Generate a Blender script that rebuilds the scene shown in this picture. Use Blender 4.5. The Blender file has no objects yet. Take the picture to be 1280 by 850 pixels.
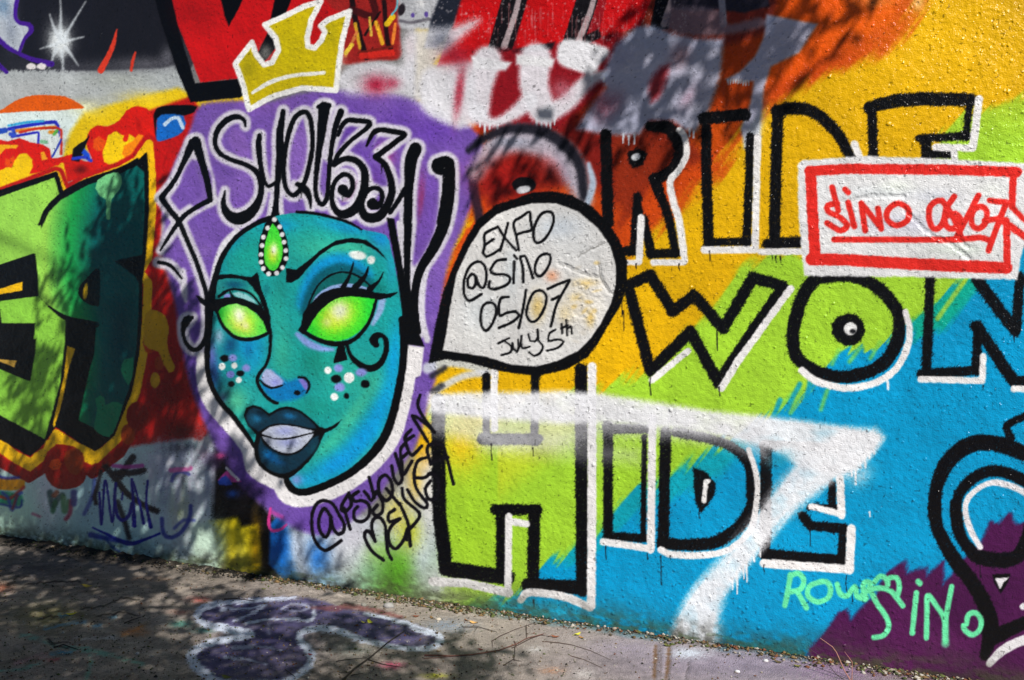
import bpy, math, random
import numpy as np
from mathutils import Vector, Matrix

# ------------------------------------------------------------------ camera, light, exposure
scene = bpy.context.scene
col = scene.collection
FPX, CX, CY = 995.0, 640.0, 425.0            # lens in pixels of a 1280 x 850 picture
CAM_H, CAM_D, YAW = 1.60, 4.26, math.radians(23.5)
SUN = Vector((0.53, -0.51, 0.68)).normalized()  # towards the sun

cam_data = bpy.data.cameras.new("camera")
cam_data.sensor_width = 36.0
cam_data.lens = 36.0 * FPX / 1280.0
cam_data.clip_start = 0.05
cam_data.clip_end = 500.0
cam = bpy.data.objects.new("camera", cam_data)
cam.location = (0.0, -CAM_D, CAM_H)
cam.rotation_euler = (math.radians(90), 0.0, YAW)
col.objects.link(cam)
scene.camera = cam

world = bpy.data.worlds.new("World")
scene.world = world
world.use_nodes = True
wn = world.node_tree.nodes
sky = wn.new("ShaderNodeTexSky")
sky.sky_type = 'NISHITA'
sky.sun_disc = False
sky.ozone_density = 5.0
sky.altitude = 1500.0
sky.dust_density = 0.3
sky.sun_elevation = math.asin(SUN.z)
sky.sun_rotation = math.atan2(SUN.x, SUN.y)
world.node_tree.links.new(sky.outputs[0], wn["Background"].inputs[0])
wn["Background"].inputs[1].default_value = 0.036

sun_data = bpy.data.lights.new("sun", 'SUN')
sun_data.energy = 5.0
sun_data.angle = math.radians(0.53)
sun_data.color = (1.0, 0.955, 0.89)
sun = bpy.data.objects.new("sun", sun_data)
sun.rotation_euler = SUN.to_track_quat('Z', 'Y').to_euler()
sun.location = (6, -8, 9)
col.objects.link(sun)

scene.view_settings.view_transform = 'Standard'
scene.view_settings.look = 'None'
scene.view_settings.exposure = 0.22
scene.view_settings.gamma = 1.0
scene.view_settings.use_curve_mapping = False
scene.cycles.max_bounces = 3
scene.cycles.diffuse_bounces = 2
scene.cycles.glossy_bounces = 1
scene.cycles.use_denoising = True

rng = np.random.default_rng(7)
random.seed(7)

# ------------------------------------------------------------------ where a place in the photograph lies on the wall / on the ground
SY, CYAW = math.sin(YAW), math.cos(YAW)
def wall_depth(u): return -u * SY + CAM_D * CYAW
def wall_px(u): return CX + FPX * (u * CYAW + CAM_D * SY) / wall_depth(u)
def px_to_u(px):
    k = (np.asarray(px, float) - CX) / FPX
    return (k * CAM_D * CYAW - CAM_D * SY) / (CYAW + k * SY)
def wall_at(px, py):
    u = float(px_to_u(px)); d = wall_depth(u)
    return Vector((u, 0.0, CAM_H - (py - CY) * d / FPX))
def ground_at(px, py, z=0.0):
    d = (CAM_H - z) * FPX / (py - CY); lat = (px - CX) / FPX * d
    return Vector((-d * SY + lat * CYAW, -CAM_D + d * CYAW + lat * SY, z))

# ------------------------------------------------------------------ noise
_tab = rng.random((256, 256))
def vnoise(x, y, seed=0):
    x = x + seed * 17.31; y = y + seed * 5.77
    ix = np.floor(x).astype(np.int64); iy = np.floor(y).astype(np.int64)
    fx = x - ix; fy = y - iy
    fx = fx * fx * (3 - 2 * fx); fy = fy * fy * (3 - 2 * fy)
    a = _tab[ix & 255, iy & 255]; b = _tab[(ix + 1) & 255, iy & 255]
    c = _tab[ix & 255, (iy + 1) & 255]; d = _tab[(ix + 1) & 255, (iy + 1) & 255]
    return (a * (1 - fx) + b * fx) * (1 - fy) + (c * (1 - fx) + d * fx) * fy
def fbm(x, y, o=3, seed=0):
    s = 0; a = 0.5; t = 0
    for k in range(o):
        s = s + a * vnoise(x * 2 ** k, y * 2 ** k, seed + k); t += a; a *= 0.55
    return s / t

# ------------------------------------------------------------------ paint canvas: colours on a fine sheet of vertices
def lin(c):
    c = np.asarray(c, float) / 255.0
    return np.where(c <= 0.04045, c / 12.92, ((c + 0.055) / 1.055) ** 2.4)

def parse(s, x0=0.0, y0=0.0, k=1.0):
    a = np.array([[float(q) for q in p.split(',')] for p in s.split()])
    return a * k + np.array([x0, y0])
YO = (0, 213, 426, 637)
def T(c, r, s): return parse(s, 320 * c, YO[r], 0.2506)
def P(s): return parse(s)
def ZA(s): return parse(s, 190, 120, .1882)
def ZB(s): return parse(s, 400, 120, .1882)
def ZE(s): return parse(s, 240, 320, .1259)
def ZR(s): return parse(s, 360, 300, .1259)
def ZN(s): return parse(s, 260, 420, .1412)
def ZL(s): return parse(s, 280, 500, .1259)
def ZT(s): return parse(s, 370, 490, .1882)
def ZU(s): return parse(s, 370, 590, .1882)
def ZC(s): return parse(s, 570, 250, .1412)
def ZD(s): return parse(s, 570, 350, .1412)
def ZF(s): return parse(s, 0, 120, .1647)
def ZG(s): return parse(s, 0, 550, .1647)
def ZH(s): return parse(s, 180, 550, .1647)

def curve(p, closed=False, step=3.0, w=None):
    """Catmull-Rom through the points; w (widths) is carried along."""
    p = np.asarray(p, float); n = len(p)
    if w is None: w = 1.0
    w = np.full(n, float(w)) if np.isscalar(w) else np.interp(np.linspace(0, 1, n), np.linspace(0, 1, len(w)), w)
    q = np.column_stack([p, w])
    out = []
    m = n if closed else n - 1
    for i in range(m):
        p1, p2 = q[i], q[(i + 1) % n]
        p0 = q[(i - 1) % n] if closed or i > 0 else 2 * p1 - p2
        p3 = q[(i + 2) % n] if closed or i + 2 < n else 2 * p2 - p1
        k = max(1, int(math.hypot(*(p2 - p1)[:2]) / step))
        t = np.arange(k)[:, None] / k
        out.append(0.5 * (2 * p1 + (p2 - p0) * t + (2 * p0 - 5 * p1 + 4 * p2 - p3) * t ** 2 + (3 * p1 - p0 - 3 * p2 + p3) * t ** 3))
    if not closed: out.append(q[-1:])
    r = np.vstack(out)
    return r[:, :2], np.maximum(r[:, 2], 0.2)

class Canvas:
    def __init__(s, PX, PY, X, Y):
        s.PX, s.PY = PX, PY
        s.C = np.zeros(PX.shape + (3,)); s.C[:] = 120
        s.O = np.zeros(PX.shape, np.int16)
        s.R = np.zeros(PX.shape)
        s.nf = (vnoise(X * 120, Y * 120, 1) - .5) * 2             # fine edge wobble
        s.nm = (vnoise(X * 38, Y * 38, 2) - .5) * 2
        s.sp = rng.random(PX.shape)                               # spray speckle
        s.sp = 0.55 * s.sp + 0.45 * vnoise(X * 160, Y * 160, 3)
        a = math.radians(54)
        al = PX * math.cos(a) - PY * math.sin(a); ac = PX * math.sin(a) + PY * math.cos(a)
        s.st = (0.65 * vnoise(al / 70, ac / 7, 5) + 0.35 * vnoise(al / 40, ac / 3.2, 6) - .5) * 2   # spray-can streaks
        s.c0 = PX.min(axis=0); s.c1 = PX.max(axis=0)
    def win(s, x0, y0, x1, y1):
        cs = np.nonzero((s.c1 >= x0) & (s.c0 <= x1))[0]
        if len(cs) == 0: return None
        a, b = cs[0], cs[-1] + 1
        sub = s.PY[:, [a, (a + b) // 2, b - 1]]
        rs = np.nonzero((sub.max(axis=1) >= y0) & (sub.min(axis=1) <= y1))[0]
        if len(rs) == 0: return None
        return slice(rs[0], rs[-1] + 1), slice(a, b)
    def put(s, w, alpha, c, own=None, thr=0.5, relief=None):
        if not callable(c): c = np.asarray(c, float)
        else: c = c(s.PX[w], s.PY[w])
        a = alpha[..., None]
        s.C[w] = s.C[w] * (1 - a) + c * a
        if own is not None:
            o = s.O[w]; o[alpha > thr] = own; s.O[w] = o
    def sd_line(s, pts, r, pad, closed=False):
        x0, y0 = (pts - r[:, None]).min(0) - pad; x1, y1 = (pts + r[:, None]).max(0) + pad
        w = s.win(x0, y0, x1, y1)
        if w is None: return None, None
        D = np.full(s.PX[w].shape, 1e3)
        oy, ox = w[0].start, w[1].start
        n = len(pts); m = n if closed else n - 1
        if n == 1: m = 1
        for i in range(m):
            a, b = pts[i], pts[(i + 1) % n]; ra, rb = r[i], r[(i + 1) % n]
            rm = max(ra, rb) + pad
            v = s.win(min(a[0], b[0]) - rm, min(a[1], b[1]) - rm, max(a[0], b[0]) + rm, max(a[1], b[1]) + rm)
            if v is None: continue
            v = tuple(slice(max(p.start, q.start), min(p.stop, q.stop)) for p, q in zip(v, w))
            if v[0].start >= v[0].stop or v[1].start >= v[1].stop: continue
            px, py = s.PX[v] - a[0], s.PY[v] - a[1]
            e = b - a; L = e @ e
            t = np.clip((px * e[0] + py * e[1]) / L, 0, 1) if L > 1e-9 else np.zeros(px.shape)
            d = np.hypot(px - t * e[0], py - t * e[1]) - (ra + (rb - ra) * t)
            k = (slice(v[0].start - oy, v[0].stop - oy), slice(v[1].start - ox, v[1].stop - ox))
            D[k] = np.minimum(D[k], d)
        return w, D
    def stroke(s, own, pts, wd, c, soft=1.6, smooth=True, closed=False, a=1.0, fuzz=0.0, wob=0.5, mask=None, thr=0.5):
        if smooth and len(pts) > 2: p, w_ = curve(pts, closed, w=wd)
        else:
            p = np.asarray(pts, float)
            w_ = np.full(len(p), float(wd)) if np.isscalar(wd) else np.interp(np.linspace(0, 1, len(p)), np.linspace(0, 1, len(wd)), wd)
        w, D = s.sd_line(p, w_ / 2, soft + fuzz * 2.5 + 3, closed)
        if w is None: return
        s.finish(w, D, own, c, soft, a, fuzz, wob, mask, thr)
    def finish(s, w, D, own, c, soft, a, fuzz, wob, mask, thr):
        D = D + wob * (0.6 * s.nf[w] + 0.6 * s.nm[w])
        al = np.clip(0.5 - D / soft, 0, 1); al = al * al * (3 - 2 * al)
        if soft > 6: al = np.clip(al + (s.sp[w] - .5) * 0.55 * al * (1 - al) * 4, 0, 1)
        if fuzz > 0:
            f = np.exp(-np.maximum(D, 0) / fuzz) * 0.8
            al = np.maximum(al, np.where(s.sp[w] < f * 0.62, np.minimum(f * 1.1, .8), 0) * (D > 0))
        if fuzz > 0: al = al * (1 - .22 * (s.sp[w] > .84) * np.clip(1 + (D + 5) / 6, .25, 1))
        al = al * a
        if mask is not None: al = al * mask[w]
        s.put(w, al, c, own, thr * (a if a < 1 else 1))
    def sd_poly(s, p, pad):
        x0, y0 = p.min(0) - pad; x1, y1 = p.max(0) + pad
        w = s.win(x0, y0, x1, y1)
        if w is None: return None, None
        X, Y = s.PX[w], s.PY[w]
        D = np.full(X.shape, 1e9); ins = np.zeros(X.shape, bool)
        n = len(p)
        for i in range(n):
            a, b = p[i], p[(i + 1) % n]
            e = b - a; L = e @ e
            if L < 1e-9: continue
            qx, qy = X - a[0], Y - a[1]
            t = np.clip((qx * e[0] + qy * e[1]) / L, 0, 1)
            D = np.minimum(D, (qx - t * e[0]) ** 2 + (qy - t * e[1]) ** 2)
            if a[1] != b[1]:
                ins ^= ((a[1] > Y) != (b[1] > Y)) & (X < (b[0] - a[0]) * (Y - a[1]) / (b[1] - a[1]) + a[0])
        D = np.sqrt(D)
        return w, np.where(ins, -D, D)
    def fill(s, own, pts, c, soft=1.6, smooth=True, a=1.0, fuzz=0.0, wob=0.5, mask=None, streak=0.0, thr=0.5):
        p = curve(pts, True, 6.0)[0] if smooth else np.asarray(pts, float)
        w, D = s.sd_poly(p, soft + fuzz * 2.5 + 3 + streak)
        if w is None: return
        if streak: D = D + streak * s.st[w]
        s.finish(w, D, own, c, soft, a, fuzz, wob, mask, thr)
    def dot(s, own, x, y, rx, ry, c, soft=1.6, a=1.0, rot=0.0, mask=None, wob=0.5):
        w = s.win(x - max(rx, ry) - soft - 2, y - max(rx, ry) - soft - 2, x + max(rx, ry) + soft + 2, y + max(rx, ry) + soft + 2)
        if w is None: return
        k = math.radians(rot); dx, dy = s.PX[w] - x, s.PY[w] - y
        ex, ey = dx * math.cos(k) + dy * math.sin(k), -dx * math.sin(k) + dy * math.cos(k)
        D = (np.hypot(ex / rx, ey / ry) - 1) * min(rx, ry)
        s.finish(w, D, own, c, soft, a, 0, wob, mask, 0.5)
    def glow(s, x, y, rx, ry, c, a=1.0, rot=0.0, mask=None, own=None, grain=0.35):
        R = 2.3 * max(rx, ry)
        w = s.win(x - R, y - R, x + R, y + R)
        if w is None: return
        k = math.radians(rot); dx, dy = s.PX[w] - x, s.PY[w] - y
        ex, ey = dx * math.cos(k) + dy * math.sin(k), -dx * math.sin(k) + dy * math.cos(k)
        al = a * np.exp(-((ex / rx) ** 2 + (ey / ry) ** 2))
        al = np.clip(al + (s.sp[w] - .5) * grain * al * (1 - al) * 4, 0, 1)
        if mask is not None: al = al * mask[w]
        s.put(w, al, c, own)
    def alpha_of(s, pts, soft=2.0, smooth=True):
        M = np.zeros(s.PX.shape)
        p = curve(pts, True, 6.0)[0] if smooth else np.asarray(pts, float)
        w, D = s.sd_poly(p, soft + 2)
        if w is not None: M[w] = np.clip(0.5 - D / soft, 0, 1)
        return M

# ------------------------------------------------------------------ the pieces of paint: who owns which patch of wall
OWN = [("wall_coat", None, None)]                 # (name, parent index or None = the wall itself, label)
def own(name, parent=None, label=None):
    OWN.append((name, parent, label)); return len(OWN) - 1

# wall sheet: columns a pixel apart in the picture, rows 5 mm
pxs = np.arange(-18, 1299, 1.22)
uf = px_to_u(pxs)
ul = np.linspace(-9.4, uf[0], 60)[:-1]; ur = np.linspace(uf[-1], 3.6, 60)[1:]
U = np.concatenate([ul, uf, ur])
Z = np.concatenate([np.arange(0, 4.42, 0.0052), np.linspace(4.45, 5.2, 24)])
UU, ZZ = np.meshgrid(U, Z)
dep = wall_depth(UU)
dep = np.maximum(dep, 0.6)
WPX = CX + FPX * (UU * CYAW + CAM_D * SY) / dep
WPY = CY - (ZZ - CAM_H) * FPX / dep
W = Canvas(WPX, WPY, UU, ZZ)

BLACK = (7, 7, 9); WHITE = (226, 226, 228)
# ================================================================== BACKGROUND COATS (wall coat itself)
def bg(pts, c, soft=10, **k): W.fill(0, pts, c, soft=soft, smooth=k.pop('smooth', False), **k)
# right hand field: yellow, then green, blue, purple, and the red / orange corner
bg(P("520,-200 2200,-200 2200,1400 520,1400"), (224, 174, 8))
bg(P("540,512 620,520 690,500 745,486 790,470 838,440 872,404 900,370 925,335 962,318 1000,322 1060,330 1150,240 1178,165 1215,138 1260,122 1400,60 2200,-100 2200,1400 500,1400 520,700"), (160, 208, 52), soft=14, streak=13)
bg(P("600,560 700,505 760,498 700,560 620,620"), (214, 205, 40), soft=40, a=.5)
bg(P("530,770 600,752 640,738 690,702 722,682 745,662 762,645 800,612 836,598 870,572 905,552 962,522 985,505 1005,488 1032,462 1052,440 1110,432 1140,398 1180,372 1215,345 1245,318 1300,260 1400,200 2200,0 2200,1400 530,1400"), (4, 148, 200), soft=8, streak=15)
bg(P("690,702 722,680 800,612 870,570 905,552 960,530 900,600 800,640 720,705"), (20, 170, 150), soft=16, a=.45, streak=10)
bg(P("1140,398 1180,372 1215,345 1230,352 1180,410 1140,425"), (10, 175, 120), soft=14, a=.7, streak=8)
W.stroke(0, P("1172,398 1205,352"), 6, (170, 205, 60), soft=4, smooth=False, a=.8)
W.stroke(0, P("1190,560 1215,480"), 10, (8, 140, 190), soft=8, a=.5)
for s in ("968,518 990,492", "988,516 1002,488", "1026,512 1034,488", "1062,452 1075,435", "1088,448 1100,428", "1040,455 1048,438"):
    W.stroke(0, P(s), 5, (120, 200, 80), soft=5, smooth=False, a=.75)
for s in ("975,500 968,518", "1000,480 984,510", "1012,478 1008,500"):
    W.stroke(0, P(s), 6, (4, 150, 195), soft=4, smooth=False, a=.8)
bg(P('554,500 622,498 622,712 562,706'), (160, 206, 48), soft=4)
W.glow(576, 555, 30, 34, (236, 190, 30), .8); W.glow(600, 520, 40, 20, (236, 200, 60), .7)
# purple corner with torn spray teeth
bg(P("1010,812 1022,800 1035,785 1048,766 1061,764 1063,776 1082,757 1096,745 1108,716 1134,700 1132,718 1159,706 1157,723 1179,702 1176,737 1191,720 1202,702 1224,683 1238,652 1248,654 1261,640 1267,653 1300,650 1500,640 1500,1300 1000,1300"), (74, 21, 72), soft=7, streak=4)
W.glow(1100, 835, 70, 22, (104, 38, 96), .5); W.glow(1200, 760, 40, 30, (60, 15, 60), .6); W.glow(1130, 780, 30, 40, (88, 28, 84), .5); W.glow(1190, 800, 50, 14, (92, 32, 86), .5); W.glow(1250, 740, 30, 40, (64, 18, 64), .5)
# orange and dark red corner
bg(P("560,150 600,120 760,60 860,30 950,-20 1000,-200 1168,-200 1153,0 1136,40 1110,70 1062,88 1010,106 977,122 955,140 930,160 912,185 900,215 870,232 850,262 825,285 800,300 785,330 740,300 640,330 560,440 545,440 560,330 585,280"), (200, 70, 14), soft=22, streak=13)
bg(P("585,190 640,160 700,150 780,140 860,150 880,170 860,200 815,222 790,250 765,250 740,240 690,235 620,262 600,250"), (122, 26, 20), soft=26, streak=8)
bg(P("760,150 870,150 880,200 830,215 800,260 775,280 762,220"), (134, 40, 16), soft=26, streak=8)
bg(P("560,-40 820,-40 800,60 720,140 620,165 560,140"), (140, 20, 28), soft=10)
W.glow(690, 120, 60, 40, (110, 18, 26), .8); W.glow(800, 130, 60, 40, (110, 24, 24), .8); W.glow(850, 60, 40, 40, (120, 40, 24), .7)
bg(P("860,130 925,155 905,190 880,190 862,170"), (190, 72, 12), soft=18, streak=6)
W.glow(700, 270, 60, 30, (205, 70, 18), .6)
bg(P("960,-40 1140,-40 1110,30 1060,50 1000,90 950,110"), (226, 84, 12), soft=16, streak=8)
bg(P("770,-60 985,-60 965,40 860,70 780,60"), (128, 44, 30), soft=14)
W.glow(1148, 4, 8, 10, (235, 190, 140), .8); W.glow(1095, 2, 26, 8, (226, 130, 70), .6)
W.glow(1240, 60, 130, 70, (226, 176, 14), .5)

# left side coats
bg(P("-600,-300 250,-300 250,60 232,100 -600,100"), (30, 30, 36), soft=3)
W.glow(185, 70, 45, 24, (104, 104, 112), .85); W.glow(120, 80, 90, 14, (70, 70, 78), .6); W.glow(208, 66, 14, 18, (130, 130, 140), .6)
bg(P("-600,700 -600,90 20,88 90,88 170,84 215,80 232,100 300,130 300,700"), (172, 178, 180), soft=5, wob=3)
W.glow(40, 112, 60, 16, (184, 186, 186), .6); W.glow(150, 100, 40, 12, (150, 154, 140), .4)
bg(P("-600,175 -600,142 0,141 50,138 85,132 112,130 90,170 60,185"), (222, 238, 236), soft=5)
# yellow flame-like patch
bg(P("78,196 88,165 105,140 140,130 180,120 222,110 250,122 330,118 330,140 250,140 200,135 170,150 130,160 110,190 90,210"), (232, 196, 16), soft=9)
W.glow(110, 135, 22, 10, (238, 232, 160), .6); W.glow(180, 122, 30, 8, (222, 196, 60), .6)
# red field between green letters and face
bg(P("180,140 240,120 252,140 240,160 220,200 205,240 200,300 205,340 222,380 232,440 248,500 262,540 240,560 205,556 178,556 150,570 140,560 185,440 186,330 192,250 190,190"), (186, 22, 20), soft=6)
W.glow(208, 490, 28, 40, (110, 22, 20), .8); W.glow(240, 518, 14, 24, (214, 36, 28), .8); W.glow(225, 540, 20, 14, (70, 16, 18), .7)
W.glow(205, 345, 14, 40, (206, 30, 22), .6); W.glow(215, 420, 16, 50, (130, 18, 18), .5)
# pale mint / white lower left
bg(P("-600,590 40,590 150,560 240,548 268,560 272,600 285,640 290,740 -600,740"), (192, 226, 222), soft=8)
for x, y, rx, ry, c, a in ((30, 640, 60, 30, (178, 232, 206), .7), (60, 620, 16, 45, (226, 226, 236), .8), (112, 620, 20, 40, (150, 190, 205), .7),
        (180, 690, 60, 26, (150, 206, 208), .6), (230, 650, 34, 60, (210, 214, 220), .8), (255, 600, 16, 50, (190, 198, 210), .8), (205, 580, 36, 22, (190, 192, 206), .8),
        (222, 560, 22, 9, (60, 60, 74), .8), (226, 598, 12, 12, (66, 68, 84), .7), (225, 635, 12, 24, (186, 200, 150), .7), (205, 600, 8, 40, (130, 136, 176), .5),
        (10, 650, 30, 14, (200, 240, 214), .8), (90, 670, 40, 12, (170, 216, 206), .7), (255, 565, 8, 10, (226, 200, 216), .8)):
    W.glow(x, y, rx, ry, c, a, grain=.7)
# black scrap, yellow, blue, white and green under the face
bg(P("268,560 285,560 300,600 335,640 360,668 348,720 330,740 268,740 266,640"), (14, 12, 16), soft=9, fuzz=6)
bg(P("262,652 296,646 302,658 322,656 326,690 324,740 258,740"), (222, 200, 24), soft=8)
bg(P("240,655 268,650 276,690 276,740 240,740"), (200, 226, 206), soft=14)
for k in range(46):
    x = rng.uniform(186, 268); y = rng.uniform(548, 610); W.stroke(0, np.array([[x, y], [x + rng.normal(0, 2), y + rng.uniform(20, 60)]]), rng.uniform(2, 6), ((226, 226, 234), (176, 178, 206), (206, 200, 222), (150, 160, 190))[k % 4], soft=7, smooth=False, a=.34)
W.glow(276, 690, 9, 40, (196, 226, 190), .8); W.glow(320, 690, 7, 40, (216, 160, 10), .7); W.glow(300, 700, 10, 30, (226, 220, 90), .6); W.glow(300, 726, 40, 9, (186, 180, 110), .6)
bg(P("338,655 352,640 400,665 440,690 470,720 400,760 355,725 336,705"), (20, 106, 196), soft=6)
bg(P("355,640 395,660 430,640 470,650 530,565 544,560 546,640 554,760 430,760 380,735"), (190, 196, 206), soft=14)
W.glow(372, 690, 12, 34, (186, 200, 220), .85, rot=-15); W.glow(398, 700, 18, 26, (26, 110, 206), .9); W.glow(352, 680, 10, 22, (16, 100, 200), .8)
W.glow(415, 728, 26, 14, (140, 190, 210), .8)
W.glow(500, 710, 40, 34, (96, 166, 40), 1.0); W.glow(492, 730, 34, 26, (84, 160, 30), .9); W.glow(455, 720, 22, 28, (130, 190, 140), .7); W.glow(470, 690, 18, 14, (150, 200, 90), .6)
W.glow(440, 676, 20, 26, (214, 206, 222), .8, rot=30); W.glow(528, 690, 16, 46, (190, 204, 212), .9); W.glow(436, 696, 20, 34, (210, 216, 220), .65); W.glow(376, 700, 10, 30, (206, 214, 224), .6, rot=-12); W.glow(512, 665, 16, 22, (196, 204, 40), .8); W.glow(495, 640, 16, 22, (216, 200, 70), .7)
W.glow(520, 600, 12, 26, (232, 190, 60), .8); W.glow(532, 570, 8, 16, (230, 170, 40), .8); W.glow(536, 620, 10, 40, (232, 228, 220), .8)
W.glow(566, 748, 46, 12, (178, 200, 130), .8); W.glow(548, 726, 20, 18, (214, 216, 220), .7); W.glow(600, 752, 24, 9, (150, 206, 60), .8)
W.glow(630, 762, 30, 12, (40, 170, 180), .7); W.glow(690, 768, 60, 14, (50, 160, 180), .6)

# ================================================================== TOP: old red and black letters, sky with star
o = own("star_panel", None, "black painted night panel with a white spray star burst, upper left corner")
W.fill(o, P("20,-40 225,-40 226,60 214,82 170,86 120,88 75,86 40,80 24,60 18,30"), (26, 26, 32), soft=5, thr=.6)
W.glow(180, 80, 40, 9, (96, 96, 104), .75); W.glow(209, 70, 8, 12, (120, 120, 130), .6); W.glow(120, 84, 60, 8, (88, 88, 96), .5)
o1 = own("star", o)
W.glow(74, 50, 14, 20, (214, 222, 224), .9); W.dot(o1, 75, 54, 11, 15, (226, 232, 234), soft=14, a=.8)
for s, w in (("75,52 76,20 75,-6", [6, 3, 1]), ("78,50 90,30 107,2", [6, 3, 1.2]), ("72,46 66,30 62,18", [5, 3, 1]), ("80,52 92,49 105,46", [5, 3, 1]),
             ("70,56 60,58 50,61", [5, 3, 1]), ("70,62 66,72 62,84", [5, 3, 2]), ("82,60 90,70 98,82", [5, 3, 1]), ("77,64 78,74 79,86", [5, 4, 2.5])):
    W.stroke(o1, P(s), w, (206, 214, 220), soft=3.5, a=.78)
for s, w in (("146,37 140,60 126,88", [2, 6, 8]), ("169,65 166,76 164,88", [2, 4, 3.5])):
    W.stroke(own("red_spike", o), P(s), w, (216, 58, 36), soft=1.6)
o = own("pale_profile", None, "pale grey shape with violet outline in the far upper left corner")
W.fill(o, P("-60,-20 22,-20 20,10 24,28 38,34 30,50 25,66 10,60 -6,52 -60,52"), (188, 196, 206), soft=4)
W.glow(14, 30, 8, 26, (120, 130, 150), .6); W.glow(4, 8, 8, 12, (70, 110, 150), .6)
for s, w in (("22,-4 19,14 22,27 36,31 39,38 30,50 24,66", [5, 5, 5, 6, 6, 4, 4]), ("-4,46 8,58 22,66 40,74 64,80", [6, 6, 5, 6, 8]), ("-3,80 8,90", [6, 5])):
    W.stroke(o, P(s), w, (66, 26, 140), soft=1.6)
for x in (39, 52): W.dot(o, x, 83, 6, 4, (232, 226, 226), soft=2)

o = own("block_word", None, "old red block letters with black edges cut by the top of the picture")
L = own("letter", o)
W.fill(L, P("186,-30 214,-30 224,40 244,104 300,98 312,110 300,122 238,128 222,90 202,30"), BLACK, soft=2, smooth=False)
W.fill(L, P("211,-20 560,-20 440,60 380,100 299,98 250,103 238,70 222,30"), (192, 20, 22), soft=2, smooth=False)
W.glow(250, 15, 26, 22, (120, 14, 16), .5)
W.fill(L, P("274,-10 306,-10 300,8 286,33 281,22"), BLACK, soft=2, smooth=False)
W.fill(L, P("345,-10 368,-10 352,30 345,60 330,78 322,66 335,40"), BLACK, soft=2, smooth=False)
W.glow(400, 20, 18, 30, (170, 20, 22), .8); W.glow(332, 66, 8, 10, (150, 150, 146), .7)
# the tangled strip right of the crown
o = own("scribble_patch", None, "tangle of red, yellow and black scribbles right of the crown")
W.fill(o, P("405,-20 500,-20 500,40 500,72 470,76 430,80 424,60 434,20 415,10"), (150, 34, 30), soft=5)
for s, c, w in (("440,-6 442,14 450,46 458,72", (18, 12, 14), 7), ("480,2 484,50 488,60", (24, 14, 16), 6), ("465,-5 468,20 440,12", (60, 16, 18), 9), ("448,66 490,58", (110, 30, 20), 3),
                ("456,44 475,15", (20, 14, 14), 3), ("470,28 478,54", (236, 180, 40), 5), ("444,30 450,60", (220, 170, 40), 4), ("462,22 464,44", (220, 190, 70), 3), ("494,30 491,54", (240, 140, 50), 4),
                ("432,70 446,40", (200, 120, 60), 4), ("440,56 432,66", (230, 200, 60), 5), ("484,30 491,21", (240, 200, 30), 7), ("497,-4 496,10 490,18", (90, 200, 220), 2.5), ("452,70 490,66", (206, 40, 30), 8)):
    W.stroke(o, P(s), w, c, soft=1.8, a=.92)
W.glow(425, 78, 8, 10, (200, 160, 150), .6)
o = own("grey_ghost", None, "pale grey spray shape with a dark oval at the top centre")
W.fill(o, P("505,-30 562,-30 556,12 545,34 520,36 500,34 498,10"), (176, 178, 184), soft=6)
W.dot(o, 502, 12, 4.5, 8, (36, 30, 36), soft=2, rot=15); W.dot(o, 516, 19, 2.4, 3, (90, 70, 150)); W.dot(o, 533, 18, 2.6, 3.4, (90, 70, 150))
W.stroke(o, P("500,26 515,28 535,24 545,28"), 4, (70, 66, 76), soft=3, a=.7); W.glow(526, 4, 6, 6, (214, 214, 216), .8)
o = own("block_word", None, "row of tall slanted red block letters with black sides along the top edge")
for q, r, wt in (("583,-25 634,-25 606,74 545,86 562,40", "634,-25 668,-25 640,62 606,74", "650,-6 642,24 630,58"),
             ("666,-25 728,-25 706,52 646,62 646,50", "728,-25 756,-25 728,60 702,56", "744,-8 738,14 724,50"),
             ("764,-25 824,-25 800,34 752,46 750,36", "824,-25 846,-25 836,36 812,38", "842,-8 836,10 830,30")):
    L = own("letter", o)
    W.fill(L, P(q), (188, 18, 22), soft=2, smooth=False)
    W.fill(L, P(r), (20, 18, 22), soft=2, smooth=False)
    W.stroke(L, P(wt), [6, 7, 8], (186, 168, 172), soft=2, a=.85)
W.fill(own("letter", o), P("558,-25 584,-25 566,34 545,60 530,60 540,20"), (32, 36, 48), soft=5, smooth=False)
W.fill(0, P("748,36 752,46 730,58 728,46"), (20, 18, 22), soft=3, smooth=False)
W.fill(0, P("640,62 694,52 690,62 640,70"), (30, 20, 26), soft=4, smooth=False)
W.fill(own("letter", o), P("838,-25 960,-25 962,8 930,16 898,12 868,14 838,12"), (44, 40, 52), soft=5, smooth=False)
W.stroke(0, P("902,-6 904,30"), 9, (150, 146, 158), soft=3)
W.fill(0, P("838,10 900,12 910,30 950,22 958,32 900,44 840,40"), (136, 118, 130), soft=9, a=.85)
# red drip streaks and grey mist
for k in range(60):
    x = rng.uniform(570, 800); y = rng.uniform(2, 40)
    W.stroke(0, np.array([[x, y], [x + rng.normal(0, 1), y + rng.uniform(8, 34)]]), .9, (196, 120, 124), soft=1.5, smooth=False, a=.45)
for k in range(420):
    x = rng.uniform(540, 860); y = rng.uniform(0, 66); r = abs(rng.normal(0, .35)) + .55
    W.dot(None, x, y, r, r, (204, 196, 200), a=.38, soft=1.2)

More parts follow.
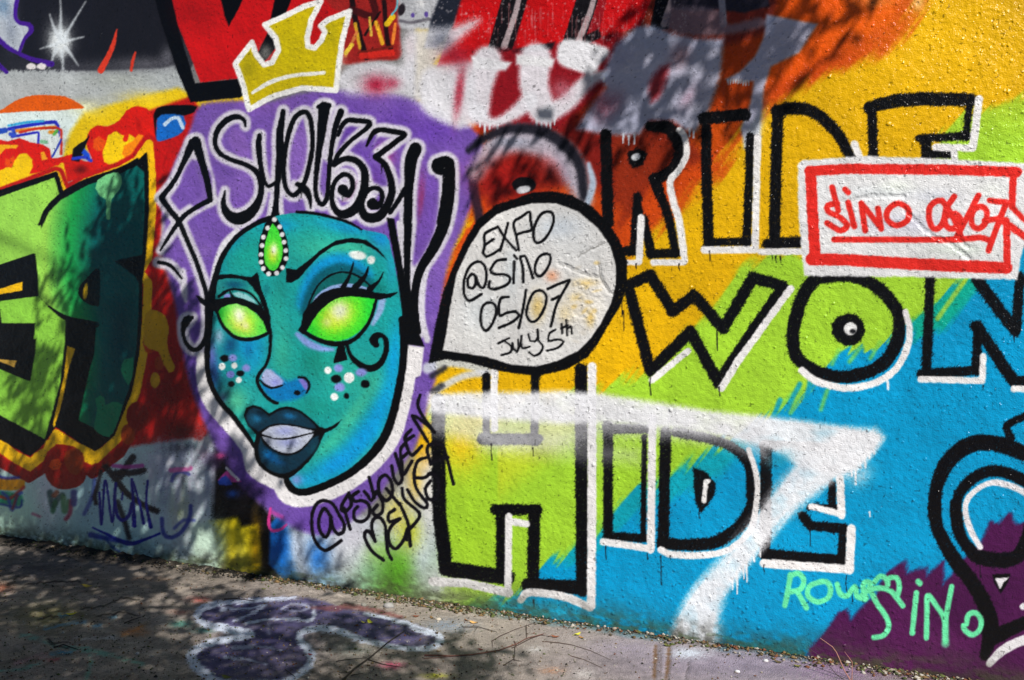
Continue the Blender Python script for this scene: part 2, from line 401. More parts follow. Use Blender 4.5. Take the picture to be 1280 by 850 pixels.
# ---- purple cloud behind the face
PURP = (112, 80, 166)
o = own("purple_cloud", None, "violet spray cloud around the painted face and its script letters")
cloud = P("246,136 262,128 300,126 330,130 380,116 425,112 470,112 520,124 566,146 592,162 604,182 600,206 594,240 582,276 566,312 556,350 550,400 545,440 545,470 538,498 524,545 508,572 484,604 470,624 440,650 410,668 380,664 350,650 325,630 300,606 286,584 270,560 252,520 238,480 228,440 222,400 216,368 206,330 200,312 206,284 200,250 214,214 236,166")
W.fill(o, cloud, PURP, soft=9)
Mcl = W.alpha_of(cloud, 8)
for x, y, rx, ry, c, a in ((480, 146, 60, 16, (92, 58, 156), .9), (540, 165, 40, 18, (96, 60, 160), .8), (430, 150, 40, 20, (110, 74, 170), .6), (244, 470, 14, 50, (88, 62, 150), .8),
        (300, 600, 40, 24, (92, 62, 152), .8), (400, 655, 40, 16, (100, 66, 160), .8), (560, 300, 20, 60, (142, 104, 190), .6), (300, 220, 30, 40, (140, 104, 190), .6),
        (500, 560, 30, 50, (140, 104, 190), .6), (355, 170, 14, 24, (112, 78, 168), .6), (300, 262, 20, 20, (112, 76, 164), .6), (240, 430, 10, 20, (92, 64, 150), .6), (330, 130, 40, 12, (130, 90, 176), .7)):
    W.glow(x, y, rx, ry, c, a, mask=Mcl)
for k in range(110):
    x, y = rng.uniform(200, 600), rng.uniform(120, 670); r = rng.uniform(5, 20)
    W.glow(x, y, r, r * rng.uniform(.5, 1.2), ((88, 60, 146), (134, 100, 186), (100, 70, 156), (146, 112, 190))[k % 4], rng.uniform(.2, .5), rot=rng.uniform(0, 180), mask=Mcl, grain=.8)
W.glow(563, 214, 8, 12, (176, 30, 50), .8); W.glow(527, 250, 6, 30, (150, 50, 100), .7); W.glow(480, 196, 12, 14, (150, 40, 90), .7); W.glow(468, 222, 8, 10, (150, 50, 90), .6)
W.stroke(0, P("590,216 594,245 600,276"), 12, (34, 26, 44), soft=6, a=.92); W.stroke(0, P("586,290 570,336 552,392"), [10, 12, 6], (214, 78, 20), soft=5, a=.9)
W.glow(268, 575, 18, 12, (40, 26, 60), .8); W.glow(310, 612, 26, 10, (40, 26, 66), .7)
W.fill(0, P("272,600 285,586 302,602 274,604"), (190, 60, 150), soft=2, smooth=False); W.stroke(0, P("283,585 298,600"), 3.5, (210, 206, 216)); W.fill(0, P("272,602 282,594 290,606 274,606"), (40, 80, 190), soft=3)
W.glow(290, 617, 7, 5, (30, 90, 190), .9); W.glow(276, 570, 6, 4, (220, 80, 150), .8)
W.stroke(0, P("338,636 336,655 340,663 350,662 358,656"), [4, 4, 4, 4, 3], (226, 60, 150), soft=2, a=.9); W.stroke(0, P("340,640 352,646"), 5, (200, 70, 160), soft=5, a=.7)

# ---- white drop-shaped spray letters on the upper middle
o = own("spray_letters", None, "row of blurred white sprayed letters with drips along the upper middle")
SPW = (212, 212, 220)
L1 = own("letter", o); L2 = own("letter", o); L3 = own("letter", o); L4 = own("letter", o)
W.stroke(L1, P("428,100 445,88 478,84 500,86"), [14, 16, 14, 10], SPW, soft=9, a=.85)
W.fill(L1, P("500,86 505,48 520,36 560,34 600,24 575,50 545,80 560,84 590,84 575,84 590,110 582,140 575,160 540,140 510,122 480,118 436,118 425,104 470,90"), SPW, soft=16, a=.9)
W.fill(L1, P("536,84 640,77 614,118 609,142 600,154 572,158 528,136"), SPW, soft=13, a=.92)
W.glow(574, 120, 5, 28, (166, 46, 66), .7, rot=8)
W.glow(470, 106, 16, 12, (170, 30, 60), .95); W.glow(490, 104, 9, 7, (170, 40, 70), .7); W.glow(574, 110, 5, 24, (166, 46, 66), .75, rot=8); W.glow(570, 70, 20, 14, (150, 40, 60), .7)
W.glow(552, 50, 14, 12, (90, 96, 112), .75, rot=-40); W.glow(512, 58, 8, 16, (214, 196, 200), .5)
def ZS(s): return parse(s, 480, 0, .3753)
bg(P("590,62 760,66 740,120 700,160 600,164"), (132, 20, 30), soft=14)
L2b = own("letter", o)
for s, w in (("345,200 322,280 316,370", [36, 32, 26]), ("310,370 340,402 380,406 430,380 485,335", [20, 14, 12, 16, 22]), ("505,196 500,280 525,365", [40, 37, 34]), ("540,385 610,340 680,270 735,248", [22, 22, 18, 10])):
    W.stroke(L2b if s[0] == '5' else L2, ZS(s), w, (214, 214, 222), soft=10, a=.96)
W.fill(L2, ZS("290,185 425,208 405,235 300,230"), (216, 216, 222), soft=6, smooth=False); W.fill(L2b, ZS("440,180 570,196 560,225 440,215"), (218, 218, 222), soft=6, smooth=False)
W.fill(own("letter", o), ZS("585,142 640,132 752,165 720,215 696,250 640,236 580,208"), (218, 218, 224), soft=7)
W.glow(702, 112, 12, 12, (186, 130, 146), .6)
for x, y, l in ((671, 148, 10), (677, 148, 12), (683, 150, 9), (688, 150, 11), (693, 148, 8), (600, 154, 6), (606, 156, 14), (612, 156, 6), (622, 157, 5)):
    W.stroke(None, np.array([[x, y], [x, y + l]]), [3, 1.6], (210, 212, 220), soft=1.2, smooth=False)
W.fill(L3, ZS("720,262 770,150 840,88 900,84 960,112 1050,130 1132,130 1120,260 1080,370 1040,436 1000,432 962,402 885,402 850,448 800,452 700,441 640,430 690,350 740,292"), (186, 199, 226), soft=10, a=.9, smooth=False)  # white paint tinted with the blue of the tree shade over it
W.glow(850, 70, 12, 16, (150, 90, 90), .5, rot=30); W.glow(768, 130, 10, 18, (150, 80, 100), .45, rot=30); W.glow(860, 122, 8, 16, (150, 110, 130), .5, rot=30)
W.fill(None, P("812,104 826,84 836,80 832,104 822,124 814,128"), (150, 26, 32), soft=12, a=.85); W.glow(752, 130, 12, 20, (160, 50, 70), .5)
for x, y, l in ((779, 168, 11), (786, 170, 11), (793, 168, 12), (862, 162, 9), (867, 164, 8), (740, 96, 5), (755, 98, 4)):
    W.stroke(None, np.array([[x, y], [x, y + l]]), [3, 1.6], (205, 210, 220), soft=1.2, smooth=False)
W.fill(L4, P("958,18 1022,30 1012,46 999,66 964,83 955,110 951,150 950,188 930,186 926,160 938,128 942,102 907,99 925,89 944,70 955,45"), (180, 194, 224), soft=6, a=.9, smooth=False)  # same shade blue mixed into this white letter's colour
W.glow(948, 160, 7, 30, (226, 228, 232), .5, rot=12)
for x in np.arange(910, 936, 3.2): W.stroke(None, np.array([[x, 100], [x, 100 + rng.uniform(3, 7)]]), [2.4, 1.2], (205, 210, 220), soft=1.2, smooth=False)

# ================================================================== LEFT: flames, orange dome, blue scribble, green letters
o = own("orange_dome", None, "flat orange half disc on the grey band at the left edge")
W.fill(o, ZF("-60,150 0,130 90,125 180,118 280,115 420,112 560,98 640,90 580,45 500,5 400,-5 300,-8 200,5 100,45 30,95 -60,140"), (226, 92, 8), soft=1.6)
o = own("blue_outline_box", None, "blue and orange outlined scribble box under the orange dome")
W.fill(o, ZF("-60,250 60,240 120,260 200,320 280,300 440,330 470,240 470,470 300,500 200,340 0,350"), (216, 226, 226), soft=6)
for s, c, w in (("-20,270 40,260", (40, 80, 190), 7), ("70,250 200,225 330,205 420,200 440,230 440,300", (36, 44, 190), 4.5), ("65,225 200,200 330,190", (60, 170, 220), 3), ("110,265 250,250 420,235", (228, 140, 30), 4),
                ("150,275 300,245 440,245 465,260 465,440", (204, 50, 30), 3), ("90,310 200,290 290,275 295,300 285,400", (40, 40, 180), 3), ("465,330 420,420 390,470", (40, 60, 180), 2.6), ("80,290 110,300 100,260", (50, 80, 200), 5),
                ("330,350 400,365 420,300", (214, 224, 224), 9), ("380,275 420,275", (230, 150, 40), 5), ("410,290 430,265", (90, 180, 80), 4), ("315,345 350,350", (130, 190, 150), 5), ("345,440 365,460", (60, 176, 190), 8)):
    W.stroke(o, ZF(s), w, c, soft=2)
o = own("flame_cloud", None, "red cloud with yellow and orange bubbles above the green letters")
W.fill(o, ZF("-80,350 60,345 150,320 230,350 330,370 380,400 390,470 480,460 560,440 600,480 700,500 670,420 655,330 690,250 740,220 820,230 910,180 960,110 1040,75 1110,90 1160,160 1175,300 1190,420 1140,380 1090,430 1000,500 800,540 700,580 500,650 480,520 400,560 240,600 -80,720"), (212, 28, 18), soft=2)
W.fill(own("bubble", o), ZF("-80,380 60,370 140,375 120,400 40,400 -20,470 -80,470"), (238, 170, 20), soft=2)
W.fill(own("bubble", o), ZF("70,480 40,470 35,520 60,545 100,540 115,480 100,450"), (226, 72, 14), soft=2)
W.fill(own("bubble", o), ZF("-80,600 10,560 50,540 90,545 110,490 150,440 200,435 245,480 248,540 225,590 330,570 460,525 500,650 480,720 430,590 200,660 -80,760"), (240, 196, 10), soft=2)
W.fill(own("bubble", o), ZF("310,430 320,490 360,480 330,420"), (236, 160, 30), soft=2)
W.fill(own("bubble", o), ZF("750,305 710,330 705,390 740,420 790,410 800,340"), (228, 80, 14), soft=2)
W.fill(own("bubble", o), ZF("880,265 820,300 800,370 780,420 790,500 830,520 900,540 1000,500 1080,440 1120,380 1030,320 980,290 930,300"), (240, 200, 14), soft=2)
W.fill(own("bubble", o), ZF("1050,290 1010,340 940,380 925,440 960,490 1010,460 1030,420 1090,390 1105,340 1085,300"), (240, 134, 12), soft=2)
W.stroke(o, ZF("960,300 950,330"), 6, (214, 34, 18), soft=2)
W.fill(o, ZF("550,440 555,400 590,370 640,340 680,300 650,380 630,440 600,500 540,490"), (14, 12, 14), soft=2)
W.fill(o, ZF("640,395 620,430 640,470 690,490 680,440"), (30, 80, 210), soft=2)
W.stroke(o, ZF("555,475 640,465 690,490"), 4, (40, 60, 200), soft=2)
W.glow(101, 212, 9, 6, (90, 14, 12), .9)
W.stroke(own("bubble", o), ZF("470,520 490,620 505,690"), 5, (240, 196, 10), soft=2, smooth=False)
# small blue window next to the flames
o = own("blue_scrap", None, "small blue patch with a white hook and black edge right of the flames")
W.fill(o, ZA("10,120 60,70 160,60 260,60 300,70 280,110 220,130 60,130 30,160 30,300"), BLACK, soft=2)
W.fill(o, ZA("35,150 60,125 150,120 210,130 225,180 200,240 140,275 60,300 30,300"), (22, 100, 190), soft=2.5)
W.stroke(o, ZA("85,190 130,150 175,145 190,180 205,210"), 4.5, (190, 214, 236), soft=1.6)

# green letters
o = own("green_letters", None, "two big green and teal block letters with black edges at the left border")
YC = (234, 182, 14)
outline = P("-80,268 0,246 70,219 80,245 108,228 150,213 172,201 186,180 189,215 190,262 185,322 174,340 185,354 183,400 179,442 170,490 148,546 120,574 92,556 70,542 58,566 38,582 0,558 -80,520")
W.fill(o, outline + 0, (178, 20, 20), soft=3)
W.stroke(o, outline[1:-1], 22, (182, 22, 20), soft=3, smooth=False)
W.stroke(o, outline[1:-1], 11, YC, soft=1.8, smooth=False)
o1 = own("letter", o); o2 = own("letter", o)
inner = P("-80,264 0,242 71,218 79,244 108,227 150,212 170,203 183,190 185,215 186,262 182,321 145,328 178,352 177,400 174,441 165,489 143,544 119,565 69,534 57,553 38,571 0,550 -80,505")
W.fill(o1, inner, BLACK, soft=2, smooth=False)
W.fill(o2, P("78,245 108,228 150,213 170,203 184,190 186,215 186,262 182,321 178,352 177,400 174,441 165,489 143,544 119,565 96,552 86,460 82,397 62,384 49,282 57,263"), BLACK, soft=2, smooth=False)
GR = (148, 208, 78)
def teal_grad(px, py):
    t = np.clip((px - 62) / 62 + 0.10 * np.sin(py / 40.), 0, 1)[..., None]
    a, b, c = np.array([148, 208, 78.]), np.array([28, 160, 74.]), np.array([8, 92, 88.])
    return np.where(t < .5, a + (b - a) * t * 2, b + (c - b) * (t * 2 - 1))
gl = P("-80,268 0,246 68,222 75,246 60,262 50,280 58,300 48,318 42,317 0,331 -80,340")
W.fill(o1, gl, GR, soft=2, smooth=False)
W.fill(o2, P("76,250 108,232 150,217 171,207 180,215 181,262 178,319 150,324 144,327 170,346 174,356 173,400 170,441 161,487 143,537 137,546 98,525 110,471 118,440 120,406 84,396 62,383 48,370 47,343 44,317 49,300 52,284 62,264"), teal_grad, soft=2, smooth=False)
W.fill(o1, P("-60,376 1,376 48,370 62,384 82,398 81,430 75,480 56,549 0,519 -60,490 -60,460 0,461 37,476 42,430 44,404 0,404 -60,404"), (136, 200, 66), soft=2, smooth=False)
W.fill(o1, P("-60,342 0,331 42,317 47,343 47.6,369 0,376 -60,380"), BLACK, soft=2, smooth=False)
W.fill(o1, P("-60,372 0,361 28,352 28,363 0,368 -60,378"), YC, soft=1.6, smooth=False)
W.fill(o1, P("-60,404 -2,376 5,423 45,424 44,440 37.6,476 30,474 0,461 -60,440"), BLACK, soft=2, smooth=False)
W.fill(o1, P("-30,448 0,449 21,451 18,459 0,452"), (190, 150, 60), soft=1.6, smooth=False)
W.stroke(o2, P("49,281 57.6,263 78,243 108,227 150,212 172,200"), [2, 5, 6, 7, 6, 5], BLACK)
W.stroke(o1, P("0,240 70,217 78,243"), 5, BLACK, smooth=False)
W.fill(o2, P("124,336 108,348 98,361 101,373 112,381 123,383"), BLACK, soft=1.6)
W.dot(o2, 107, 364, 2.8, 10, YC, rot=6)
W.fill(o2, P("144,327 182,321 181,328 166,340"), BLACK, soft=1.6, smooth=False)
W.stroke(o2, P("61,383 82,397 121,406"), [2, 6, 7], BLACK)
W.fill(o2, P("84,432 94,436 86,460 78,500 68,534 66,530 80,470"), YC, soft=2, smooth=False)
for x, y, rx, ry, c, a in ((140, 300, 30, 40, (6, 86, 92), .5), (130, 420, 16, 30, (14, 110, 100), .6), (150, 420, 18, 60, (4, 60, 70), .7), (140, 360, 24, 20, (12, 104, 104), .5), (115, 500, 12, 24, (6, 100, 90), .6)):
    W.glow(x, y, rx, ry, c, a, mask=W.alpha_of(P("104,240 170,210 181,220 180,318 150,326 174,356 170,441 161,487 140,542 100,525 112,470 120,406 104,396")))
MB = (116, 200, 132)
b = own("drip_blob", o); W.fill(b, ZF("800,600 740,640 725,700 760,760 805,785 815,850 835,850 850,780 900,720 925,650 900,580"), MB, soft=1.6); W.stroke(b, P("135.5,248 135.6,272"), 5, MB)
b = own("drip_blob", o); W.fill(b, T(0, 2, "665,80 620,95 603,150 640,220 655,200 668,110"), (34, 142, 98), soft=1.6)
b = own("drip_blob", o); W.fill(b, T(0, 2, "500,270 475,290 485,350 470,440 545,480 580,420 610,320 560,305 525,320 520,285"), (34, 142, 98), soft=1.6)
# bubbles along the lower edge of the green letters
o = own("red_bubbles", None, "dark red and orange paint bubbles under the green letters")
W.stroke(o, P("-10,572 36,597 62,580 84,566 116,592 150,566 176,520"), 13, (150, 18, 16), soft=2, smooth=False)
W.fill(o, ZG("-60,-20 0,0 60,30 140,90 230,135 260,100 330,60 350,0 540,0 640,40 720,85 870,0 930,0 700,190 620,160 560,40 400,30 330,160 230,240 100,170 0,100 -60,60"), YC, soft=2, smooth=False)
for s, c in (("430,40 360,90 330,180 350,280 400,350 480,375 600,350 650,290 660,220 600,80 520,40", (156, 22, 16)), ("390,150 370,200 400,230 450,220 470,180 440,140", (226, 76, 16)), ("560,55 500,90 490,170 530,250 580,270 630,210 630,100", (156, 56, 18))):
    W.fill(own("bubble", o), ZG(s), c, soft=2)
for x, y, rx, ry, c in ((160, 543, 9, 13, (166, 62, 16)), (172, 520, 14, 18, (136, 22, 16)), (194, 475, 6, 10, (190, 142, 20)), (187, 428, 8, 14, (196, 70, 20)), (199, 454, 6, 9, (160, 58, 18))):
    W.dot(own("bubble", o), x, y, rx, ry, c, soft=1.8)
b = own("bubble", o); W.fill(b, P("182,392 196,388 206,394 211,410 209,428 213,446 219,458 217,464 211,466 205,456 198,440 186,436 180,430"), (206, 156, 18), soft=1.8)
W.stroke(None, P("190,340 200,372 206,392"), [6, 9, 4], (200, 34, 20), soft=3, a=.6)

# lower left scribbles
o = own("rainbow_scrap", None, "small orange, green and blue scribbles at the lower left edge of the wall")
W.fill(o, ZG("-60,300 0,290 130,290 190,310 190,350 120,380 0,380 -60,380"), (238, 160, 16), soft=3)
W.fill(o, ZG("-60,390 100,400 170,420 160,500 0,490 -60,490"), (40, 160, 120), soft=5)
for s, c, w in (("-20,270 40,290 140,285", (50, 50, 170), 3.5), ("0,430 80,440 180,360", (190, 40, 30), 4), ("20,400 60,440 95,530 130,420 160,400", (40, 70, 170), 4), ("0,485 150,510 165,460", (20, 50, 150), 2.5), ("95,520 130,420", (140, 40, 40), 3),
                ("380,400 400,500 430,450 470,420", (60, 90, 90), 8), ("410,420 430,400", (170, 90, 60), 6), ("480,430 490,540 520,470", (80, 140, 90), 7), ("540,460 530,560 500,600", (180, 60, 90), 5), ("420,470 400,540", (40, 110, 70), 6), ("250,560 300,580", (200, 110, 140), 3), ("560,400 560,480", (70, 70, 140), 8), ("640,560 700,430 720,300", (70, 90, 170), 5)):
    W.stroke(o, ZG(s), w, c, soft=4, a=.85)
o = own("blue_tag", None, "dark blue hand written tag with an arrow under it, low on the left of the wall")
NB = (28, 30, 140); tcx = own("tag_cross", o)
for s, w in (("765,240 740,340 720,430 730,480", 5), ("800,200 880,300 960,400 1080,490 1190,540", 7), ("910,280 960,200 1010,130", 8), ("880,250 1000,250 1090,230", 7)):
    W.stroke(tcx, ZG(s), w, (22, 20, 30), soft=3, fuzz=3, a=.9)
W.stroke(tcx, ZG("890,470 940,600 980,740"), 6, (24, 24, 34), soft=4, a=.85, fuzz=3)
W.stroke(o, ZG("860,195 960,205 1080,195"), 5, (190, 60, 160), soft=3, a=.8)
for s, w in (("755,400 770,640 800,310 850,620 870,430", 3), ("880,330 870,450 890,570 930,610 980,570 1000,480", 4), ("1000,300 1010,460 1020,650", [4, 4, 5.5]), ("1010,320 1060,480 1090,630", [3, 3, 4.5]), ("1120,310 1110,480 1145,660", [3, 3, 5]), ("930,400 925,450", 2.4)):
    W.stroke(own("letter", o), ZG(s), w, NB, soft=1.8)
W.stroke(own("arrow", o), ZG("705,665 800,710 970,785 1100,755 1210,710"), [2, 3, 5.5, 3.5, 3], (34, 44, 160), soft=2)
W.stroke(own("arrow", o), ZG("690,720 800,745 970,780"), [7, 6, 5], (36, 50, 160), soft=4, a=.8); W.stroke(own("arrow", o), ZG("800,745 860,820 940,870"), [3, 4, 2], (36, 70, 160), soft=3, a=.8)
o = own("faint_blue_letter", None, "faint blue curved stroke with pink dash on grey white paint, left of the black scrap")
W.stroke(o, ZH("210,310 230,260 290,240 340,260"), 4, (80, 84, 170), soft=3, a=.8); W.stroke(o, ZH("205,230 350,215"), 6, (222, 110, 176), soft=3, a=.9); W.stroke(o, ZH("180,170 330,190"), 6, (214, 216, 224), soft=4, a=.9)
W.stroke(o, ZH("135,600 150,710 210,740 290,690 345,590 355,500"), 5, (62, 70, 160), soft=3, a=.85); W.stroke(o, ZH("230,670 300,610 380,610"), 4, (70, 80, 170), soft=3, a=.7)
# ================================================================== CENTRE: crown, script name, face
o = own("painted_crown", None, "yellow crown with thick white outline above the script letters")
crown = P("315,53 294,80 300,95 305,110 311,137 330,126 345,119 378,110 420,113 423,83 428,50 437,14 410,25 401,32 406,40 402,50 393,60 385,58 384,47 389,25 401,2 380,8 352,22 331,31 345,48 348,63 340,78 330,81 320,68")
W.fill(o, crown, (194, 174, 8), soft=2, smooth=False)
Mc = W.alpha_of(crown, 2, False)
for x, y, rx, ry, c, a in ((310, 84, 10, 16, (140, 130, 14), .7), (360, 60, 16, 24, (180, 166, 8), .6), (395, 90, 26, 16, (204, 186, 12), .6), (412, 40, 10, 20, (168, 158, 14), .5), (345, 105, 24, 12, (212, 192, 16), .5)):
    W.glow(x, y, rx, ry, c, a, mask=Mc)
W.stroke(own("crown_outline", o), crown, 7, (232, 232, 230), soft=1.8, smooth=False, closed=True)
W.stroke(own("crown_band", o), P("316,116 330,107 345,100 370,94 405,91"), [4, 5, 5.5, 5, 4.5], (232, 232, 226), soft=1.8)

LET = [  # script letters: list of (points, widths) per letter
 [(ZA("270,310 215,430 150,560 65,672"), [9, 6, 5, 6]), (ZA("292,300 335,450 370,580 387,685"), [10, 8, 7, 6]), (ZA("387,690 310,730 220,790 180,840"), [6, 5, 5, 5]), (P("224,276 213,293 200.5,313"), [5, 4, 2]),
  (P("202,248 212,262 223,276 233,298 245.6,328 255.6,358 261,378"), [6, 6, 6, 5, 5, 5, 6]), (P("198,328 213,332 227,348"), [4, 4, 2]), (P("240,397 233,401 229,412 231,426 239,436 248,436 256,425 259,405 259,385 259,370"), [4, 9, 5, 4, 5, 5, 5, 5, 6, 6])],
 [(ZA("620,200 615,165 590,145 550,138 490,165 435,230 418,310 450,380 530,425 620,455 690,500 725,580 715,680 660,770 580,815 510,790 475,720 485,628"), [2.5, 4, 5, 6, 6.5, 6, 5, 5, 5, 5, 6, 6.5, 7, 11, 13, 10, 6, 1.5])],
 [(ZA("715,262 708,330 720,450 745,560 775,600 812,580"), [5, 6.5, 5.5, 4.5, 4, 4]), (ZA("872,100 850,250 850,400 835,560 825,700 818,800"), [5, 8, 8.5, 6.5, 6, 8]), (ZA("822,720 820,790 818,838"), [6, 9, 14])],
 [(ZA("1005,105 940,160 890,330 875,500 890,610 940,660 1000,600 1040,480 1065,340 1060,200 1040,125"), [5.2] * 2), (ZA("965,585 1010,612 1045,670 1055,745"), [5, 8, 6, 1.5])],
 [(ZA("1144,75 1130,200 1105,400 1085,600 1100,690 1130,720 1160,680 1172,560 1185,400 1215,220 1255,105"), [12, 10, 6.5, 5, 5, 5.5, 5, 5, 5, 6, 7]), (ZA("1108,72 1145,72 1178,62"), [5, 6, 5])],
 [(ZB("120,260 150,190 190,160 260,165 330,175 310,215 200,300 120,390 92,458"), [4, 5, 5.5, 5.5, 5.5, 5, 4.5, 5, 5]), (ZB("92,458 160,418 240,430 295,500 292,620 245,735 170,785 110,765 78,690 92,585 150,522 205,540 215,610 185,655 155,625"), [5, 6, 7, 8, 9, 10, 9.5, 7, 5.5, 5, 5, 5.5, 5.5, 7, 12])],
 [(ZB("310,330 350,250 400,225 480,235 560,255 520,290 430,360 368,405"), [3, 5, 5.5, 6, 6.5, 5.5, 6, 6]), (ZB("368,405 430,455 470,560 475,650 440,740 390,800 320,808 278,760 282,680 330,620 390,615 415,660 395,725 352,718"), [6, 6.5, 7.5, 8, 9, 10, 10, 8.5, 6, 5, 5, 5, 6.5, 13])],
 [(ZB("635,350 605,430 590,600 582,850"), [13, 13, 10, 9]), (P("510,280 509,313 509,351 512,376"), [9, 7.5, 6, 5]), (ZB("565,620 510,710 465,775"), [6, 5, 5]), (ZB("800,465 850,445 856,550 845,700 815,840"), [19, 13, 13.5, 14, 13]), (P("559,252 554,282 541,311 526,336 519,363 518,388 522,414"), [14, 12.5, 11, 9, 8.5, 9, 8])],
]
LET = [[(p, [x * 1.2 for x in w]) for p, w in L] for L in LET]
o = own("script_lettering", None, "black script lettering with white glow arching over the painted face")
lets = [own("letter", o) for _ in LET]
HALO = (206, 203, 214)
for k, L in zip(lets, LET):
    for p, w in L:
        W.stroke(o, p, [x + 10.5 for x in w], HALO, soft=5, a=.95, closed=(k == lets[3] and len(p) == 11))
W.stroke(o, P("228,340 230,362 232,376"), [10, 9, 4], HALO, soft=5); W.fill(o, P("496,276 506,276 505,330 508,350 512,372 504,335 498,300"), HALO, soft=2); W.stroke(o, P("534,330 528,360 527,395 534,425"), [8, 9, 9, 8], HALO, soft=4)
for s, c in (("263,215 240,200 226,232 246,262 262,246", PURP), ("286,178 300,196 312,190 306,170 292,160", (128, 92, 176)), ("366,176 362,210 370,226 380,210 384,180 378,158", (134, 98, 184)), ("404,200 400,236 405,246 410,230 411,204", (112, 78, 168)),
             ("240,216 228,240 234,250 252,238", PURP), ("424,180 420,190 436,170 446,160 432,160", (96, 62, 158)), ("440,188 470,168 466,190 480,210 484,232 468,228 462,210 452,196", (100, 66, 160)), ("530,250 516,330 534,310 546,276 548,228 536,220", (112, 76, 168)), ("463,262 472,262 480,250 476,240", (104, 70, 164)), ("427,252 440,246 444,236 446,226 440,240", (150, 110, 150))):
    W.fill(o, P(s), c, soft=6, a=.9)
for k, L in zip(lets, LET):
    for p, w in L:
        W.stroke(k, p, w, BLACK, soft=1.5, closed=(k == lets[3] and len(p) == 11))
for x, y, l in ((374, 243, 8), (371, 242, 5), (376.5, 241, 6), (428, 243, 8), (477, 206, 10)):
    W.stroke(o, np.array([[x, y], [x, y + l]]), 1.1, BLACK, smooth=False)
W.fill(lets[7], P("483,272 493,273 500,313 508,358 513,374 518,401 528,426 531,434 510,431 505,432 503,400 499,365 494,330 488,300"), BLACK, soft=1.6, smooth=False)

# ---- face
fo = own("painted_face", None, "teal painted woman's face with glowing green eyes and dark lips")
facep = P("320,280 345,270 371,266 395,267 420,273 450,286 482,294 488,310 495,340 501,380 505,426 504,450 500,478 493,511 483,541 468,564 445,586 420,601 390,613 373,615 363,610 357,598 340,592 322,578 318,560 305,540 290,520 275,503 265,486 259,466 258,440 260,405 263,373 269,348 278,321 296,296")
oln = own("face_halo", fo)
W.stroke(oln, P("512,440 511,455 507,480 500,513 490,545 474,569 450,592 424,608 392,620 372,622 358,617 351,604 338,598 318,585 312,562 300,543 284,523 270,506 260,490 254,468 252,446"), [12, 19, 22, 22, 22, 22, 22, 23, 23, 24, 24, 22, 22, 21, 21, 21, 23, 25, 25, 22, 18, 12], (228, 225, 226), soft=3)
W.fill(oln, P("509,431 530,434 526,470 508,475"), (228, 225, 226), soft=3, smooth=False)
W.stroke(oln, P("296,290 282,308 272,332 266,352"), [10, 14, 12, 8], (214, 212, 220), soft=4)
W.fill(fo, facep, (26, 154, 152), soft=1.8)
Mf = W.alpha_of(facep, 2)
BL, DT, LI, GN = (14, 142, 204), (10, 96, 98), (134, 146, 214), (74, 190, 148)
for x, y, rx, ry, c, a, r in ((285, 300, 20, 16, (10, 108, 160), .85, -40), (275, 330, 10, 24, (16, 120, 140), .6, 0), (310, 320, 30, 24, (24, 150, 130), .6, 0), (350, 282, 22, 9, (16, 150, 200), .9, 0), (430, 284, 36, 9, (18, 144, 200), .85, 12), (476, 302, 16, 14, (16, 132, 206), .95, 20), (490, 330, 7, 30, (30, 150, 190), .6, 0),
        (395, 310, 34, 22, (52, 176, 150), .7, 0), (440, 310, 40, 10, GN, .6, 0), (310, 430, 24, 26, (16, 152, 206), .95, 20), (288, 432, 9, 14, (12, 76, 120), .9, 20), (311, 440, 6, 12, (14, 90, 150), .6, 0), (318, 452, 10, 22, (20, 164, 214), .8, 20), (264, 446, 7, 22, (110, 112, 190), .9, 0), (268, 470, 8, 22, (40, 70, 150), .8, 0), (274, 420, 6, 10, (170, 190, 220), .8, 0),
        (284, 478, 12, 14, (14, 90, 110), .7, 0), (298, 502, 18, 18, (84, 194, 152), .95, 40), (276, 500, 6, 10, (130, 140, 190), .7, 30), (312, 524, 8, 14, (40, 160, 140), .8, 0), (318, 495, 14, 30, (34, 158, 158), .6, 0),
        (352, 440, 14, 34, (56, 176, 148), .8, 0), (394, 452, 26, 22, (20, 132, 116), .85, 0), (395, 510, 30, 16, (22, 140, 122), .6, 0), (430, 470, 30, 30, (50, 172, 146), .6, 0), (470, 480, 20, 20, GN, .5, 0),
        (492, 450, 10, 46, (12, 160, 216), .95, 6), (478, 505, 12, 40, (12, 162, 220), .95, 22), (455, 545, 16, 44, (10, 154, 222), .95, 38), (420, 580, 14, 40, (14, 150, 220), .95, 58), (385, 600, 18, 8, (20, 160, 210), .9, 0), (440, 520, 10, 40, GN, .7, 38), (410, 556, 9, 30, (60, 184, 150), .7, 52), (484, 538, 5, 30, (90, 200, 150), .7, 28), (455, 572, 5, 24, (60, 190, 170), .6, 45), (370, 600, 8, 8, LI, .8, 0),
        (350, 360, 8, 26, (24, 130, 124), .6, 0), (333, 362, 5, 8, (16, 100, 110), .7, 0), (346, 390, 12, 30, (46, 176, 154), .5, 0)):
    W.glow(x, y, rx, ry, c, a, rot=r, mask=Mf, grain=.25)
